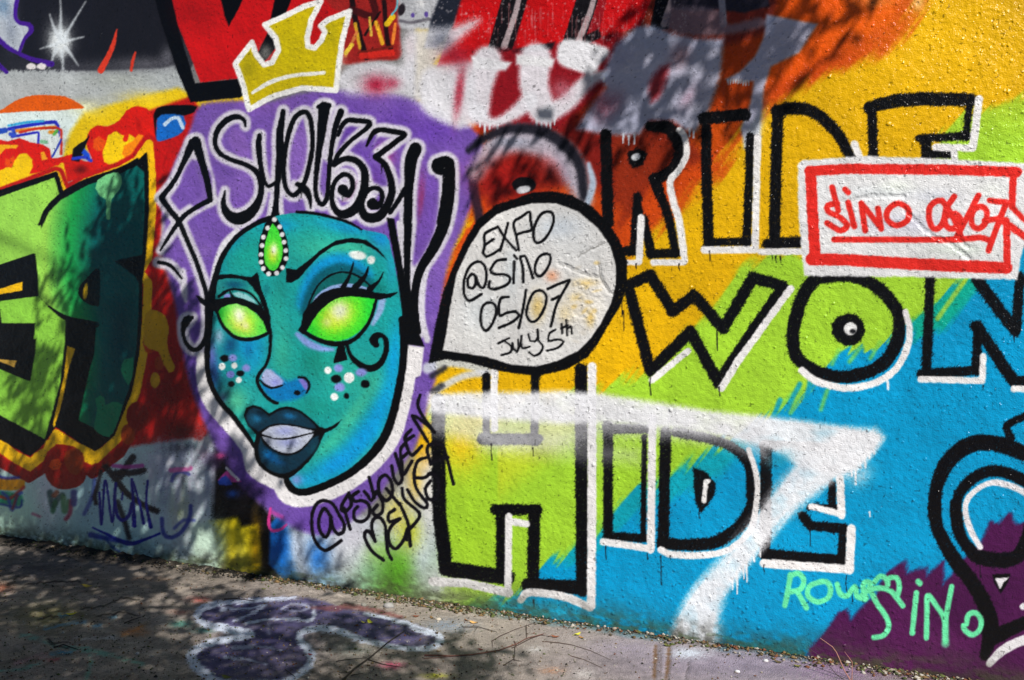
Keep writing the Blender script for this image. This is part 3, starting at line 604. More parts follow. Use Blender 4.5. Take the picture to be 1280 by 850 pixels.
# nose
no = own("nose", fo)
W.fill(no, ZN("470,400 520,300 580,310 650,370 700,400 780,380 850,370 900,420 880,500 790,560 680,580 600,580 500,500"), (10, 112, 178), soft=8, a=.95, mask=Mf)
W.fill(no, ZN("470,370 510,290 560,300 620,350 670,400 650,440 560,455 500,430"), (176, 182, 222), soft=4, a=.95)
W.glow(345, 478, 7, 5, (130, 136, 206), .8); W.fill(no, ZN("800,385 840,375 880,410 885,450 870,480 840,450"), (122, 112, 196), soft=3)
W.stroke(no, ZN("460,390 500,430 560,460 620,450 660,435"), [2, 3, 3, 2.6, 2], BLACK); W.stroke(no, ZN("800,365 850,370 890,410 895,460 870,505"), [3, 3.4, 3.6, 3, 2], BLACK); W.dot(no, 371.5, 491, 4, 3.4, BLACK)
W.stroke(no, ZN("548,-60 555,0 545,150 510,260 450,340 437,400 460,460 510,530 570,580 615,595"), [4.5, 4.5, 4.2, 4, 4.5, 5, 4.5, 4.5, 4.5, 4], BLACK)
# right eye surround
crease = ZR("170,760 190,690 230,580 300,450 400,360 520,320 640,335 740,390 830,470")
W.stroke(fo, crease + np.array([-4, -15]), [12, 16, 18, 18, 18, 18, 16, 12], BL, soft=14, a=.95, mask=Mf)
W.stroke(fo, crease + np.array([-2, -5]), [8, 11, 12, 12, 12, 12, 12, 12], (8, 84, 100), soft=9, a=.9, mask=Mf)
W.glow(472, 360, 14, 10, (14, 110, 104), .8, rot=30, mask=Mf)
re = own("eye", fo, "larger glowing green eye with long lashes")
W.fill(re, ZR("190,700 230,600 300,460 400,370 520,325 640,340 740,395 830,480 860,520 700,500 500,500 350,560 240,660"), (14, 96, 96), soft=2)
W.stroke(re, ZR("250,610 300,555 400,490 520,455 640,455 780,482"), [2, 4, 5, 5, 5, 3], (140, 166, 216), soft=2)
W.stroke(fo, P("372,418 384,428 400,435 416,437"), [6, 9, 8, 4], LI, soft=5, a=.9, mask=Mf); W.stroke(fo, P("478,376 474,390 466,405"), [9, 8, 5], (146, 168, 214), soft=4, a=.9, mask=Mf)
W.stroke(re, crease, [2.4, 2.6], BLACK)
reye = P("383,412 388,404 398,389 410,378 423,371.5 438,370 453,370.5 470,374 467,387 458,404 447,416 433,424 415,426.5 398,422")
W.fill(re, reye, (52, 212, 48), soft=2)
Mr = W.alpha_of(reye, 2)
for x, y, rx, ry, c, a, r in ((462, 385, 10, 22, (20, 200, 60), .8, 0), (390, 412, 14, 10, (20, 190, 50), .8, 0), (424, 394, 26, 18, (186, 232, 30), .95, -30), (418, 398, 16, 14, (220, 226, 40), .7, -30), (424, 389, 12, 13, (214, 224, 170), .98, 0), (409, 403, 6, 6, (196, 216, 120), .9, 0), (425, 388, 8, 8, (208, 216, 186), .9, 0)):
    W.glow(x, y, rx, ry, c, a, rot=r, mask=Mr)
W.fill(re, P("372,413 376,407 379,391 387,380.6 401.5,366.7 416.7,360.4 435.5,358.6 455.7,361 469.5,365.6 483.4,367 497,364.8 496,367 488,372 473,375 461,372.5 438,370.5 424,372 411,378.5 399,390 389,404 384,413 379,418"), BLACK, soft=1.4, smooth=False)
W.stroke(re, P("377,413 395,423.5 415,429.5 435,428 451,417 463,399 470,376"), [5, 6, 6.5, 6, 5, 4.5, 4], BLACK)
for s, w in (("650,228 630,300 600,380 550,465", [2, 3, 4, 7]), ("797,268 780,330 740,390 670,470", [2, 4, 6, 9]), ("946,322 920,380 880,430 810,490", [1.5, 3, 4, 8])):
    W.stroke(own("eyelash", re), ZR(s), w, BLACK)
W.fill(own("eyebrow", fo), P("357.6,335 370,337 382.6,328 402.7,311 420,300.7 440,297 458,300 473,311 484.5,326 469,312.5 453,304.6 435.5,303 416.7,307.6 400,319 385,334.5 374,348 364,353.5 357.6,353"), BLACK, soft=1.5, smooth=False)
for x, y, rx, ry in ((447, 319, 11, 5.4), (464, 325, 5, 5.4)):
    W.dot(own("highlight_spot", fo), x, y, rx, ry, (222, 230, 226), soft=3, rot=8)
# left eye
le = own("eye", fo, "smaller glowing green eye at the left cheek edge")
W.fill(le, ZE("230,240 350,215 460,225 540,255 600,315 660,400 700,500 600,470 500,420 330,420 240,400"), (30, 140, 136), soft=2)
W.glow(292, 356, 14, 6, (10, 74, 104), .9); W.glow(275, 360, 8, 8, (40, 130, 130), .6); W.glow(318, 368, 4, 10, (60, 176, 156), .8, rot=-30)
W.fill(le, ZE("400,370 460,355 540,380 600,420 650,480 560,450 440,400"), (140, 196, 200), soft=3); W.dot(le, 284, 370, 4.5, 2.6, (130, 140, 210), soft=2, rot=-12)
leye = P("271.5,390.5 276.5,384 285,380.4 295.4,379 308,383 320.6,392 329.4,402 334.4,414 323,419.5 310.5,422 296.7,420.7 285.3,413 276.5,403")
W.fill(le, leye, (92, 220, 84), soft=2)
Ml = W.alpha_of(leye, 2)
for x, y, rx, ry, c, a, r in ((275, 392, 9, 14, (6, 140, 40), .95, 0), (303, 400, 20, 15, (196, 238, 56), .98, 30), (302, 408, 14, 8, (226, 224, 70), .7, 20), (299, 394, 7.5, 11, (240, 246, 216), 1.0, -15), (307, 407, 4, 5, (232, 236, 170), .9, -30), (328, 410, 8, 8, (80, 220, 70), .7, 0)):
    W.glow(x, y, rx, ry, c, a, rot=r, mask=Ml)
W.fill(le, P("245,369.5 249,370 257,375 271,374 282,372 293,371 306,374 318,379 328,384 336,395 338,417 334,416 329,402 320.6,392 308,383.5 295,379.5 285,381 276.5,384.6 272,391 258,385 249,377"), BLACK, soft=1.4, smooth=False)
W.stroke(le, P("271,390 277.8,405.6 286.6,415.7 296.7,422.6 310.5,424.5 323,422 336,416"), [4, 4.2, 4.5, 4.8, 4.8, 4.6, 4], BLACK)
W.stroke(le, P("273,371 283,363.4 294,361.5 305.5,363.4 315.5,369 327,383"), [2.4, 2.8, 3, 3, 2.6, 3], BLACK)
W.stroke(own("eyelash", le), ZE("372,340 390,380 412,425"), [1.5, 3, 5], BLACK); W.stroke(own("eyelash", le), ZE("270,400 320,370 350,350"), [4, 3, 1.5], BLACK)
W.fill(own("eyebrow", fo), P("270,344 278,343 290,342.5 303,345 314,346.2 322,340 324.5,350 327,361.5 334,380 338,395.5 339.5,421 336,427 336,408 333,392 328,383 323,370 315.5,359 308,351.5 298,348 284,348 270,350.5"), BLACK, soft=1.4, smooth=False)
# face outline
W.stroke(fo, P("336,273 320,279.5 296,296 278,321 269,348 264,373 261,405 259,440 260,466 266,486 276,503 291,520 306,540 318,558"), [7, 6, 6, 6.5, 8, 10, 9, 7.5, 6.5, 6.5, 6.5, 6.5, 6, 5], BLACK)
W.stroke(fo, P("357,596 362,608 373,615 390,613 420,601 445,586 468,564 483,541 493,511 500,478 504,450 505,426 503,400"), [7, 9, 9, 9.5, 9.5, 10, 11.5, 11, 10.5, 10, 9.5, 10, 10], BLACK)
W.stroke(fo, P("371,265 395,267 420,273 438,279 452,287"), [4, 4, 4, 4, 2], BLACK)
# mouth
mo = own("mouth", fo)
W.fill(mo, P("304.6,519 307.7,510 316.5,506.3 326.6,508.8 336.7,517 345.5,511.3 358,508 370.6,510.7 387,521.4 399.6,533.4 407,535.5 417,531.5 426.7,524.5 419.7,534.5 406,541.5 402,549 396,563 385.8,577 373,589.4 360.6,598 348,597 334,590.6 322.8,580.6 317.8,566.7 317.8,554 320,543 310,533"), BLACK, soft=1.6)
ul_, ll_ = ZL("215,150 240,95 300,75 370,95 450,160 530,115 630,90 720,110 840,190 915,282 800,270 700,246 600,236 480,240 390,285 340,315 270,260 225,200"), ZL("345,440 365,375 400,440 480,512 580,550 680,545 780,495 880,375 945,350 940,420 880,520 800,610 700,690 600,730 500,720 400,650 350,560")
for nm, q in (("upper_lip", ul_), ("lower_lip", ll_)):
    W.fill(own(nm, mo), q, (16, 48, 66), soft=3)
W.glow(321, 523, 7, 5, (34, 122, 170), .95); W.glow(362, 520, 8, 3.6, (24, 106, 160), .9, rot=12); W.glow(314, 528, 5, 8, (16, 62, 84), .7); W.glow(338, 570, 10, 6, (12, 108, 178), 1.0, rot=38); W.glow(348, 577, 9, 4, (14, 70, 120), .7, rot=25); W.glow(392, 560, 5, 10, (18, 70, 84), .7, rot=25)
for q in (ZL("375,330 440,275 560,250 680,260 800,285 892,312 750,350 620,375 500,378 430,355"), ZL("380,362 500,392 620,397 740,372 886,336 830,420 740,500 640,528 540,510 450,450")):
    t = own("teeth", mo); W.fill(t, q, (178, 185, 200), soft=1.4); Mt = W.alpha_of(q, 2)
    cx, cy = q.mean(0); W.glow(cx, cy - 1, 14, 6, (150, 158, 208), .9, mask=Mt)
# tear marks, freckles
tm = own("tear_mark", fo)
W.fill(tm, P("423,429 430,429 434.5,450 431,451 417,454 416.5,452"), BLACK, soft=1.4, smooth=False)
W.stroke(own("curl_mark", fo), P("433,429 438,444 450,456 463,460.5 475,455 482,441 483,428 478.5,420 472,419 467,425 470,431"), [4, 5.5, 8, 9, 8, 7, 6.5, 6, 8, 11, 8], BLACK)
FW, FL = (228, 232, 230), (132, 140, 212)
for x, y, rx, ry, c in ((410, 463, 4.6, 4.6, FW), (423, 460, 5.5, 5, FL), (420, 473.6, 6.6, 5.4, BLACK), (436.5, 472, 6.6, 6.8, FW), (451.5, 465.6, 7, 5, FL), (456.6, 480, 5.6, 5, BLACK), (424.5, 484, 6.5, 5.6, FL), (418, 496, 4.6, 4.6, FW), (433, 495, 3.4, 3.6, BLACK),
        (280.5, 448, 5.4, 4.5, BLACK), (291, 447.5, 5, 4.6, FL), (277.6, 458, 4.2, 4.4, FW), (293, 457, 3.8, 4, FW), (308, 460, 5, 4.5, FL), (300.5, 467, 4.8, 3.7, BLACK), (288, 468, 5, 4.5, (110, 120, 196)), (298.4, 475, 3.8, 4, FW), (289, 480, 4.1, 3.5, BLACK)):
    W.dot(own("freckle", fo), x, y, rx, ry, c, soft=2.2 if c != FL else 4)
# forehead jewel
je = own("forehead_jewel", fo)
W.fill(je, P("341,268 351,281 359,301 360.5,321 355,336 342.6,345 330,341.5 323.5,326 323.5,306 329,286 335,273"), BLACK, soft=1.5)
dq = P("341,279 347.8,288 353,306 351.4,326 342.6,338.5 332,331 330.6,311 334.6,293"); dr = own("drop_stone", je)
W.fill(dr, dq, (64, 214, 56), soft=1.6); Md = W.alpha_of(dq, 2)
for x, y, rx, ry, c, a in ((341, 318, 7, 13, (206, 228, 40), .9), (342.5, 312, 4, 7, (234, 240, 220), 1.0), (343, 334, 6, 4, (60, 210, 60), .6)): W.glow(x, y, rx, ry, c, a, mask=Md)
for p in T(1, 1, "92,245 118,282 130,320 140,358 148,400 150,440 132,485 103,512 63,516 36,490 26,457 25,420 30,375 37,333 58,287"):
    W.dot(own("pearl", je), p[0], p[1], 2.9, 3.0, (220, 220, 224), soft=1.6, wob=.2)
# ================================================================== RIGHT: block words, bubble, framed tag
def word(label, letters, halo=None):
    """letters: list of dicts(black=[(pts,w)], white=[(pts,w)], ...)"""
    wk = own("block_word", None, label); out = []
    for L in letters:
        k = own("letter", wk); out.append(k)
        for p, w in L.get('k', ()): W.stroke(k, P(p), w, (9, 9, 12), soft=2.2, smooth=L.get('s', False), fuzz=3.2, wob=1.0)
        for p in L.get('kf', ()): W.fill(k, P(p), (9, 9, 12), soft=2.2, smooth=False, fuzz=2.8, wob=1.0)
        for p, w in L.get('ks', ()): W.stroke(k, P(p), w, (9, 9, 12), soft=2.2, smooth=True, fuzz=3.2, wob=1.0)
        for p, w in L.get('w', ()): W.stroke(k, P(p), w, (232, 230, 230), soft=2, smooth=False, wob=.7)
        for p, w in L.get('ws', ()): W.stroke(k, P(p), w, (232, 230, 230), soft=2, smooth=True, wob=.7)
    return wk, out
# round letter with an eye, half hidden by the bubble
ro = own("ring_letter", None, "dark round letter with a grey white ring behind the top of the speech bubble")
W.stroke(ro, P("597,214 620,184 650,174 690,184 716,208 730,250"), [22, 30, 34, 34, 30, 20], (180, 176, 190), soft=16, a=.95)
W.glow(634, 222, 34, 24, (166, 28, 24), .98); W.glow(705, 215, 8, 26, (150, 150, 172), .6, rot=-20); W.glow(640, 178, 30, 7, (150, 160, 180), .6); W.glow(690, 206, 16, 10, (180, 110, 120), .5, rot=40)
W.stroke(ro, P("586,188 600,176 616,168 640,161 677,164 706,182 724,206 730,245"), [8, 10, 11, 12, 14, 15, 13, 12], (26, 26, 36), soft=8, a=.95)
W.stroke(ro, P("736,205 741,230 734,256"), [5, 9, 7], (170, 184, 204), soft=5)
W.dot(ro, 655, 231, 15, 10, (16, 14, 18), soft=2); W.dot(ro, 654, 237, 9, 4.6, (206, 206, 212), soft=2, rot=-10)

word("black outlined yellow and orange block letters of the upper word beside the ring letter", [
    {'k': [("757,168 760,278", 14), ("797,246 793,312", 11), ("782,314 797,314", 12), ("804,274 814,316", 12), ("813,318 848,316", 11)],
     'ks': [("812,158 835,160 847,175 850,193 840,212 820,224", [11, 16, 16, 15, 14, 13]), ("818,224 826,246 836,274 845,318", [14, 12, 11, 10])],
     'kf': ["785,190 798,185 809,192 803,206 792,210 786,204", "796,242 804,262 806,285 795,285"],
     'w': [("801.6,272 799,326", 9), ("783,328 799,328", 7), ("817,328 854,328", 8)], 'ws': [("849,162 856,172 858,193 849,212 838,226 841,250 849,276 856,326", [7, 8, 8, 8, 9, 9, 9, 9])]},
    {'k': [("880,148 931,143", 15), ("883,160 883,213 886,306", 13), ("886,303 935,302", 10), ("938,172 937,213 933,304", 11)], 'w': [("947,172 944,312", 9), ("880,312.5 942,312", 9)]},
    {'k': [("972,140 970,213 968,304", 14), ("960,305 1003,302", 14)], 'ks': [("971,139 997,135 1022,143 1045,165 1060,190 1069,207", [15, 15, 15, 14, 13, 12])], 'w': [("1068,180 1078,204", 9), ("950,314.5 1001,314.5", 8)]},
    {'k': [("1090,138 1092,206", 12), ("1212,130 1207,172", 9), ("1149,173 1210,170", 10), ("1158,175 1158,196", 13), ("1158,193 1188,192", 12)], 'ks': [("1086,135 1110,128 1150,124 1213,125", [14, 16, 17, 16])],
     'w': [("1224,124 1216,184", 10), ("1216,185 1169,184", 9), ("1193,186 1193,204", 9)]},
])
W.dot(None, 795, 196, 6, 4.4, (206, 210, 216), soft=2, rot=-20)
W.stroke(None, P("845,256 838,230 848,214"), 6, (230, 230, 232), soft=3, a=.4)

# second word
word("black outlined block letters of the middle word, the O has a white dotted centre", [
    {'k': [("786,356 813,344 841,389 868,369 904,411 941,347 979,358 898,478 863,414 813,464 787,364", 14)], 'w': [("815,475 860,439", 8), ("902,485 922,452 988,361", 9)]},
    {'ks': [("1020,347 1064,345 1100,362 1122,390 1124,410 1119,433 1099,458 1060,471 1022,465 996,446 991,418 998,386 1008,362 1022,346", [16] * 2)], 'ws': [("1132,390 1137,413 1134,434 1120,461 1095,478 1058,485 1022,477 1002,463", [7, 8, 9, 9, 9, 9, 9, 9])],
     'kf': ["1060,392 1071,394 1079,403 1081,413 1077,424 1068,431 1057,432 1047,427 1040,417 1040,405 1047,396"]},
    {'k': [("1163,345 1158,467", 12), ("1152,467 1221,463", 12), ("1222,410 1221,462", 12), ("1221,350 1268,412", 15), ("1275,346 1270,414", 12), ("1221,408 1268,478 1330,474", 15)], 'w': [("1151,474 1228,476 1229,445", 8), ("1267,486 1330,486", 8)]},
])
W.dot(None, 1063, 411, 8, 8, (232, 232, 232), soft=2); W.dot(None, 1066, 414, 4, 3, (30, 30, 34), soft=2)

for q, c, w in (("535,460 560,452 590,456 606,462", (196, 202, 212), 14), ("548,486 580,470 612,466", (206, 208, 214), 9), ("540,470 556,460", (40, 40, 50), 7), ("541,490 552,482", (50, 52, 62), 8)):
    W.stroke(0, P(q), w, c, soft=6, a=.9)
# third word and the white spray stroke over it
hw, hl = word("black outlined green and blue block letters of the lowest word, crossed by a white spray stroke", [
    {'k': [("548,500 548,556 549,640 557,706", 17), ("558,711 634,722", 19), ("626,646 627,722", 13), ("619,637 672,637", 13), ("668,642 666,730", 15), ("660,731 730,735", 17), ("726,462 727,560 728,738", 16), ("608,470 608,548", 10), ("603,549 672,549", 14), ("669,466 668,552", 10)],
     'w': [("618,464 618,536", 9), ("740,458 740,640 739,757", 11), ("636,646 635,738", 9), ("541,727 583,729 636,741", 11), ("640,652 658,655", 9)], 'ws': [("651,750 660,741 690,743 715,749 738,760", [9, 10, 10, 10, 9])]},
    {'k': [("760,531 760,672", 12), ("758,536 810,536", 12), ("760,670 806,673", 11), ("805.5,545 804,672", 7)], 'w': [("815.5,522 813.5,687", 10), ("754,677 813,686", 9)]},
    {'k': [("832,540 829,682", 14)], 'ks': [("828,680 866,681 896,677 923,659 938,637 940,614 936,580 915,559 885,548 845,540", [14, 15, 15, 15, 14, 14, 14, 12, 12, 12])], 'ws': [("936,562 946,596 946,626 938,662 911,687 878,694 840,693 826,687", [6, 7, 8, 8, 8, 9, 9, 8])],
     'kf': ["866,584 881,589 895,604 893,620 876,641 869,626"], 'w': [("882,602 880,626", 6)]},
    {'k': [("958,560 956,690", 14), ("955,556 1042,560", 12), ("1040,606 1040,634", 10), ("1012,634 1046,634", 8), ("1003,645 1013,657 1056,661", 12), ("955,693 1055,701", 14), ("1054,662 1052,700", 11)], 'w': [("1064,661 1062,712", 11), ("955,704 1062,712", 11), ("1050,598 1052,644", 10), ("1014,633 1052,643", 8)]},
])
W.dot(hl[2], 884, 602, 4.5, 3, (232, 232, 232), rot=-20)
so = own("spray_stroke", None, "broad white spray stroke shaped like a seven across the lowest word")
SW = (234, 235, 240)
W.fill(so, P("536,492 600,490 660,490 700,488 752,492 840,506 890,514 960,520 1060,533 1104,546 1096,562 1070,586 1050,596 1000,585 960,560 900,545 840,536 760,528 700,530 620,524 536,516"), SW, soft=11, a=.97, smooth=False, mask=np.clip(.78 + .4 * fbm(UU * 10, ZZ * 16, 3, 92), 0, 1))
W.fill(so, P("536,500 700,495 840,512 960,530 960,575 900,556 840,548 760,545 700,560 620,560 536,540"), (228, 228, 234), soft=26, a=.6, smooth=False)
W.fill(so, P("600,540 700,548 800,560 800,580 700,575 600,565"), (222, 222, 228), soft=26, a=.35, smooth=False)
W.fill(so, P("1075,535 1104,546 1072,586 1045,600 1010,625 985,650 960,680 930,715 908,745 898,790 890,806 836,806 840,785 862,740 903,697 940,650 965,615 1000,575 1030,550"), SW, soft=17, a=.97, streak=4, mask=np.clip(.80 + .4 * fbm(UU * 14, ZZ * 14, 3, 91) , 0, 1))
W.glow(990, 595, 26, 12, (190, 200, 214), .4, rot=-40); W.glow(975, 575, 14, 9, (40, 150, 180), .75, rot=-25); W.glow(1075, 595, 18, 12, (220, 228, 236), .6, rot=-40)
for p in ((1092, 562, 5), (1086, 566, 8), (1081, 570, 15), (1069, 582, 24), (1075, 576, 9), (1064, 586, 9), (933, 702, 25), (929, 706, 18), (921, 714, 28), (915, 722, 15), (942, 694, 8), (950, 690, 6), (1109, 476, 10), (1087, 640, 6), (1110, 478, 9)):
    W.stroke(None, np.array([[p[0], p[1]], [p[0] + .8, p[1] + p[2]]]), [2.6, 1.8], (232, 234, 238), soft=1.2, smooth=False)
for x, y, l in ((826, 695, 36), (667, 750, 8), (757, 683, 16), (809, 692, 7), (955, 706, 9), (1058, 720, 20), (1065, 738, 14), (1012, 660, 22), (1042, 662, 6), (874, 638, 10), (813, 470, 24), (899, 484, 11), (849, 330, 8), (887, 314, 12), (779, 388, 25), (777, 380, 16), (970, 320, 8), (965, 320, 6), (975, 320, 14), (614, 555, 20), (666, 560, 10), (1229, 482, 6), (1267, 415, 12), (896, 414, 24), (842, 392, 6), (795, 330, 6), (1225, 700, 22), (1220, 698, 10), (1175, 670, 14), (838, 695, 4), (1000, 446, 6)):
    W.stroke(None, np.array([[x, y], [x + rng.normal(0, .7), y + l * .5], [x + .8, y + l]]), [1.8, 1.1, 1.2], (18, 16, 22), soft=1.2, smooth=False)

# speech bubble
bo = own("speech_bubble", None, "white painted speech bubble with thick black edge and handwritten dates")
outb = P("640,250 665,240.6 690,239 715,244 740,258 760,278 775,301 784,326 784,353 778,378 762,404 748,428 735,446 708,462 672,470 640,466 621,463 585,453 558,449 535,454 540,431 543,413 553,368 565,336 580,303 596,276 620,256")
inb = P("640,260.6 665,254 695,254 722,264 747.7,285.7 762.8,308 770,333 769.5,356 764,379 750,406 737.7,424 722,439 697,451 670,458 640,456 608,446 572,440.5 553.5,438 557,421 563,383 570.6,343 585.6,310.7 600.7,285.7 620.7,268")
W.fill(bo, outb, (7, 7, 9), soft=2, smooth=False, fuzz=1.6)
W.fill(bo, curve(inb, True)[0] if False else inb, (214, 213, 212), soft=2, smooth=False)
Mb = W.alpha_of(inb, 3, False)
for x, y, rx, ry, c, a in ((700, 285, 30, 16, (190, 200, 212), .8), (720, 310, 34, 20, (206, 208, 210), .6), (600, 390, 24, 30, (208, 214, 218), .7), (690, 345, 8, 7, (224, 150, 110), .8), (672, 384, 9, 16, (206, 176, 100), .85), (726, 380, 24, 26, (226, 216, 196), .8), (732, 354, 14, 5, (224, 190, 110), .7), (738, 398, 5, 10, (232, 190, 90), .7), (706, 392, 9, 12, (226, 204, 150), .6), (744, 366, 10, 8, (232, 228, 222), .8), (712, 420, 20, 10, (224, 222, 216), .6), (720, 372, 8, 5, (226, 196, 120), .6), (640, 340, 10, 30, (196, 208, 216), .5), (588, 420, 20, 12, (222, 222, 220), .6)):
    W.glow(x, y, rx, ry, c, a, mask=Mb)
for k in range(26):   # peeled flakes of the old coat
    x, y = rng.normal(732, 16), rng.normal(378, 20)
    W.dot(None, x, y, rng.uniform(2, 5), rng.uniform(1, 3), ((236, 232, 224), (226, 196, 124), (206, 200, 190))[k % 3], soft=3, a=.7, rot=rng.uniform(-50, 20), mask=Mb)
def crack(p, w=1.2, dep=.35, c=(110, 108, 104), a=.6):
    q = P(p); q = curve(q, step=2.5)[0]; q = q + rng.normal(0, .8, q.shape)
    W.stroke(None, q, w, c, soft=1.4, smooth=False, a=a)
    w_, D = W.sd_line(q, np.full(len(q), 1.2), 4)
    if w_ is not None: W.R[w_] = np.minimum(W.R[w_], -dep * .010 * np.clip(1 - D / 2.4, 0, 1))
crack("722,322 738,312 752,306"); crack("748,330 752,350 760,362 768,368"); crack("700,330 730,342 752,346", a=.35)
crack("1130,262 1160,290 1190,306 1212,324", c=(150, 148, 150)); crack("1062,250 1100,245 1130,246", a=.4, c=(150, 150, 160)); crack("1185,300 1195,296 1210,310", a=.4)
for x, y, rx, ry, h in ((732, 380, 20, 22, .35), (746, 364, 8, 6, .4), (716, 400, 14, 12, .25), (744, 396, 6, 10, .3), (722, 352, 10, 5, .3)):
    w_ = W.win(x - 60, y - 60, x + 60, y + 60)
    W.R[w_] = W.R[w_] + h * .012 * np.exp(-((W.PX[w_] - x) / rx) ** 2 - ((W.PY[w_] - y) / ry) ** 2) * (0.4 + vnoise(W.PX[w_] / 4, W.PY[w_] / 3, 9))

def scribe(parent, items, w, c, soft=1.4, name="letter"):
    for group in items:
        k = own(name, parent)
        for it in group:
            p, cl = (it, False) if not isinstance(it, tuple) else it
            W.stroke(k, p, w, c, soft=soft, closed=cl, wob=.4, smooth=len(p) > 2)
BT = [[ZC("370,240 300,270 250,310 255,400 240,470 265,500 320,480 385,440"), ZC("255,400 335,345")], [ZC("370,235 430,330 530,445"), ZC("460,205 430,320 390,450")], [ZC("555,440 535,330 512,200 580,150 650,105 660,180 670,262 600,285 535,305")], [(ZC("840,105 760,120 700,220 685,320 715,380 780,350 840,260 865,170"), True)],
      [np.vstack([ZD("225,125 120,185 72,120 68,20"), ZC("80,680 120,590 190,545 245,570 270,650 260,740 235,780 200,750 175,680 140,655 105,700 110,770 145,785 175,740 172,690")])], [ZC("440,525 360,540 305,620 340,655 430,660 480,690 450,750 340,790 290,770 300,720")], [ZC("515,545 510,735"), ZC("515,490 540,520")], [ZC("595,725 590,600 570,500 610,495 650,590 680,690")], [(ZC("800,475 740,500 700,580 705,650 745,675 800,620 835,540 830,485"), True)],
      [(ZD("300,200 245,220 220,300 225,400 265,450 320,390 355,290 345,220"), True)], [ZD("465,150 400,160 380,230 390,315 450,290 530,280 560,310 500,370 380,425")], [ZD("620,90 590,270 555,425")], [(ZD("760,95 690,110 640,210 625,310 670,370 730,340 785,240 800,150"), True)], [ZD("810,80 900,40 1000,2"), ZD("1005,5 980,50 890,220 840,410"), ZD("850,175 910,145")]]
scribe(bo, BT, 3.7, (16, 16, 18))
scribe(bo, [[ZD("375,560 470,515"), ZD("430,540 490,590 480,640 400,665")], [ZD("500,560 510,610 540,635 555,590 550,530")], [ZD("580,495 575,560 590,605 655,590")], [ZD("640,480 660,540 700,545 725,500 722,440"), ZD("722,440 730,530 770,590 740,650 690,670 650,640")], [ZD("880,440 830,470 820,540 900,525 950,545 900,600 805,625")], [ZD("935,390 940,470"), ZD("930,430 990,400")], [ZD("975,355 985,490"), ZD("985,430 1015,410 1025,475")]], 2.9, (16, 16, 18))

# framed red tag
ro = own("framed_tag", None, "white panel with red hand painted frame, red date lettering and underline")
W.fill(ro, P("997,206 1003,200 1080,195 1180,198 1275,204 1340,206 1340,300 1300,300 1282,304 1276,322 1272,350 1130,346 1005,345 998,270"), (226, 226, 228), soft=3, smooth=False, wob=1)
Mp = W.alpha_of(P("1020,220 1262,223 1253,327 1025,317"), 3, False)
for x, y, rx, ry, c, a in ((1130, 280, 60, 14, (206, 206, 220), .9), (1100, 240, 50, 8, (212, 218, 222), .7), (1170, 246, 30, 8, (206, 210, 222), .7), (1060, 300, 30, 8, (222, 224, 222), .7), (1200, 312, 40, 9, (214, 224, 214), .8), (1240, 236, 20, 10, (222, 226, 220), .6), (1120, 232, 20, 8, (220, 228, 214), .5)):
    W.glow(x, y, rx, ry, c, a, mask=Mp)
RD = (224, 44, 36)
fr = own("frame_border", ro)
for p, w in (("1012,214 1060,211 1180,212 1271,215", 13), ("1013,214 1016,270 1019,325", 14), ("1014,324 1060,325 1140,330 1258,335", 15), ("1267,213 1265,258", 9), ("1258,276 1259,334", 9), ("1264,258 1300,296", 7), ("1254,276 1300,310", 9)):
    W.stroke(fr, P(p), w, RD, soft=1.8, smooth=False, wob=.8)
RT = [[T(3, 1, "320,85 335,140 350,200"), T(3, 1, "345,165 300,175 300,205 360,235 395,275 360,300 295,262")], [T(3, 1, "400,160 415,220 430,280"), T(3, 1, "385,95 400,110")], [T(3, 1, "485,300 465,165"), T(3, 1, "465,165 515,225 565,290"), T(3, 1, "565,290 548,190")], [(T(3, 1, "650,165 600,195 595,245 640,275 695,250 700,195"), True)],
      [(T(3, 1, "850,150 810,180 803,240 825,290 860,280 885,220 885,170"), True)], [T(3, 1, "930,130 890,190 882,260 905,290 940,285 960,245 935,215 895,225"), T(3, 1, "870,150 925,235 965,335")], [T(3, 1, "1050,125 1000,220 935,345")], [(T(3, 1, "1055,180 1020,210 1018,270 1050,290 1085,260 1090,200"), True)], [T(3, 1, "1105,150 1190,160"), T(3, 1, "1190,160 1150,260 1100,400"), T(3, 1, "1080,250 1165,240")], [T(3, 1, "330,345 600,345 900,345 1000,340 1060,335 1110,352")]]
scribe(ro, RT, 7.6, RD, soft=1.8)

# big letter at the right border
go = own("big_letter", None, "large double outlined letter on blue and purple at the right border")
K = (8, 7, 11)
for p, w in (("1168,645 1169,620 1173,600 1185,577 1210,557 1241,554 1282,567 1340,590", [16, 16, 17, 19, 20, 20, 20, 20]), ("1168,630 1172,660 1192,698 1213,725 1229,752 1238,787 1231,820", [16, 16, 18, 18, 19, 22, 12]),
             ("1194,645 1195,632 1201,614 1221,595 1248,589 1281,602 1330,640", [13, 13, 13, 14, 14, 15, 15]), ("1194,630 1198,662 1210,684 1227,697 1265,699 1280,680 1290,640", [14, 15, 15, 18, 18, 14, 10]), ("1243,796 1264,786 1290,776 1330,770", [20, 17, 16, 16]), ("1282,520 1259,532 1264,548", [9, 10, 10])):
    W.stroke(go, P(p), w, K, soft=2.4, fuzz=2.6, wob=.8)
W.fill(go, P("1240,718 1263,717 1260,728 1251,742 1243,730"), K, soft=2, smooth=False)
for p, w in (("1225,684 1213,662 1207,640 1208,628 1214,618 1231,606 1251,604 1284,618 1330,660", [7, 8, 7, 7, 7, 7, 8, 8, 8]), ("1237,829 1255,812 1284,799 1330,790", [9, 12, 12, 12])):
    W.stroke(own("highlight_line", go), P(p), w, (228, 226, 230), soft=2)
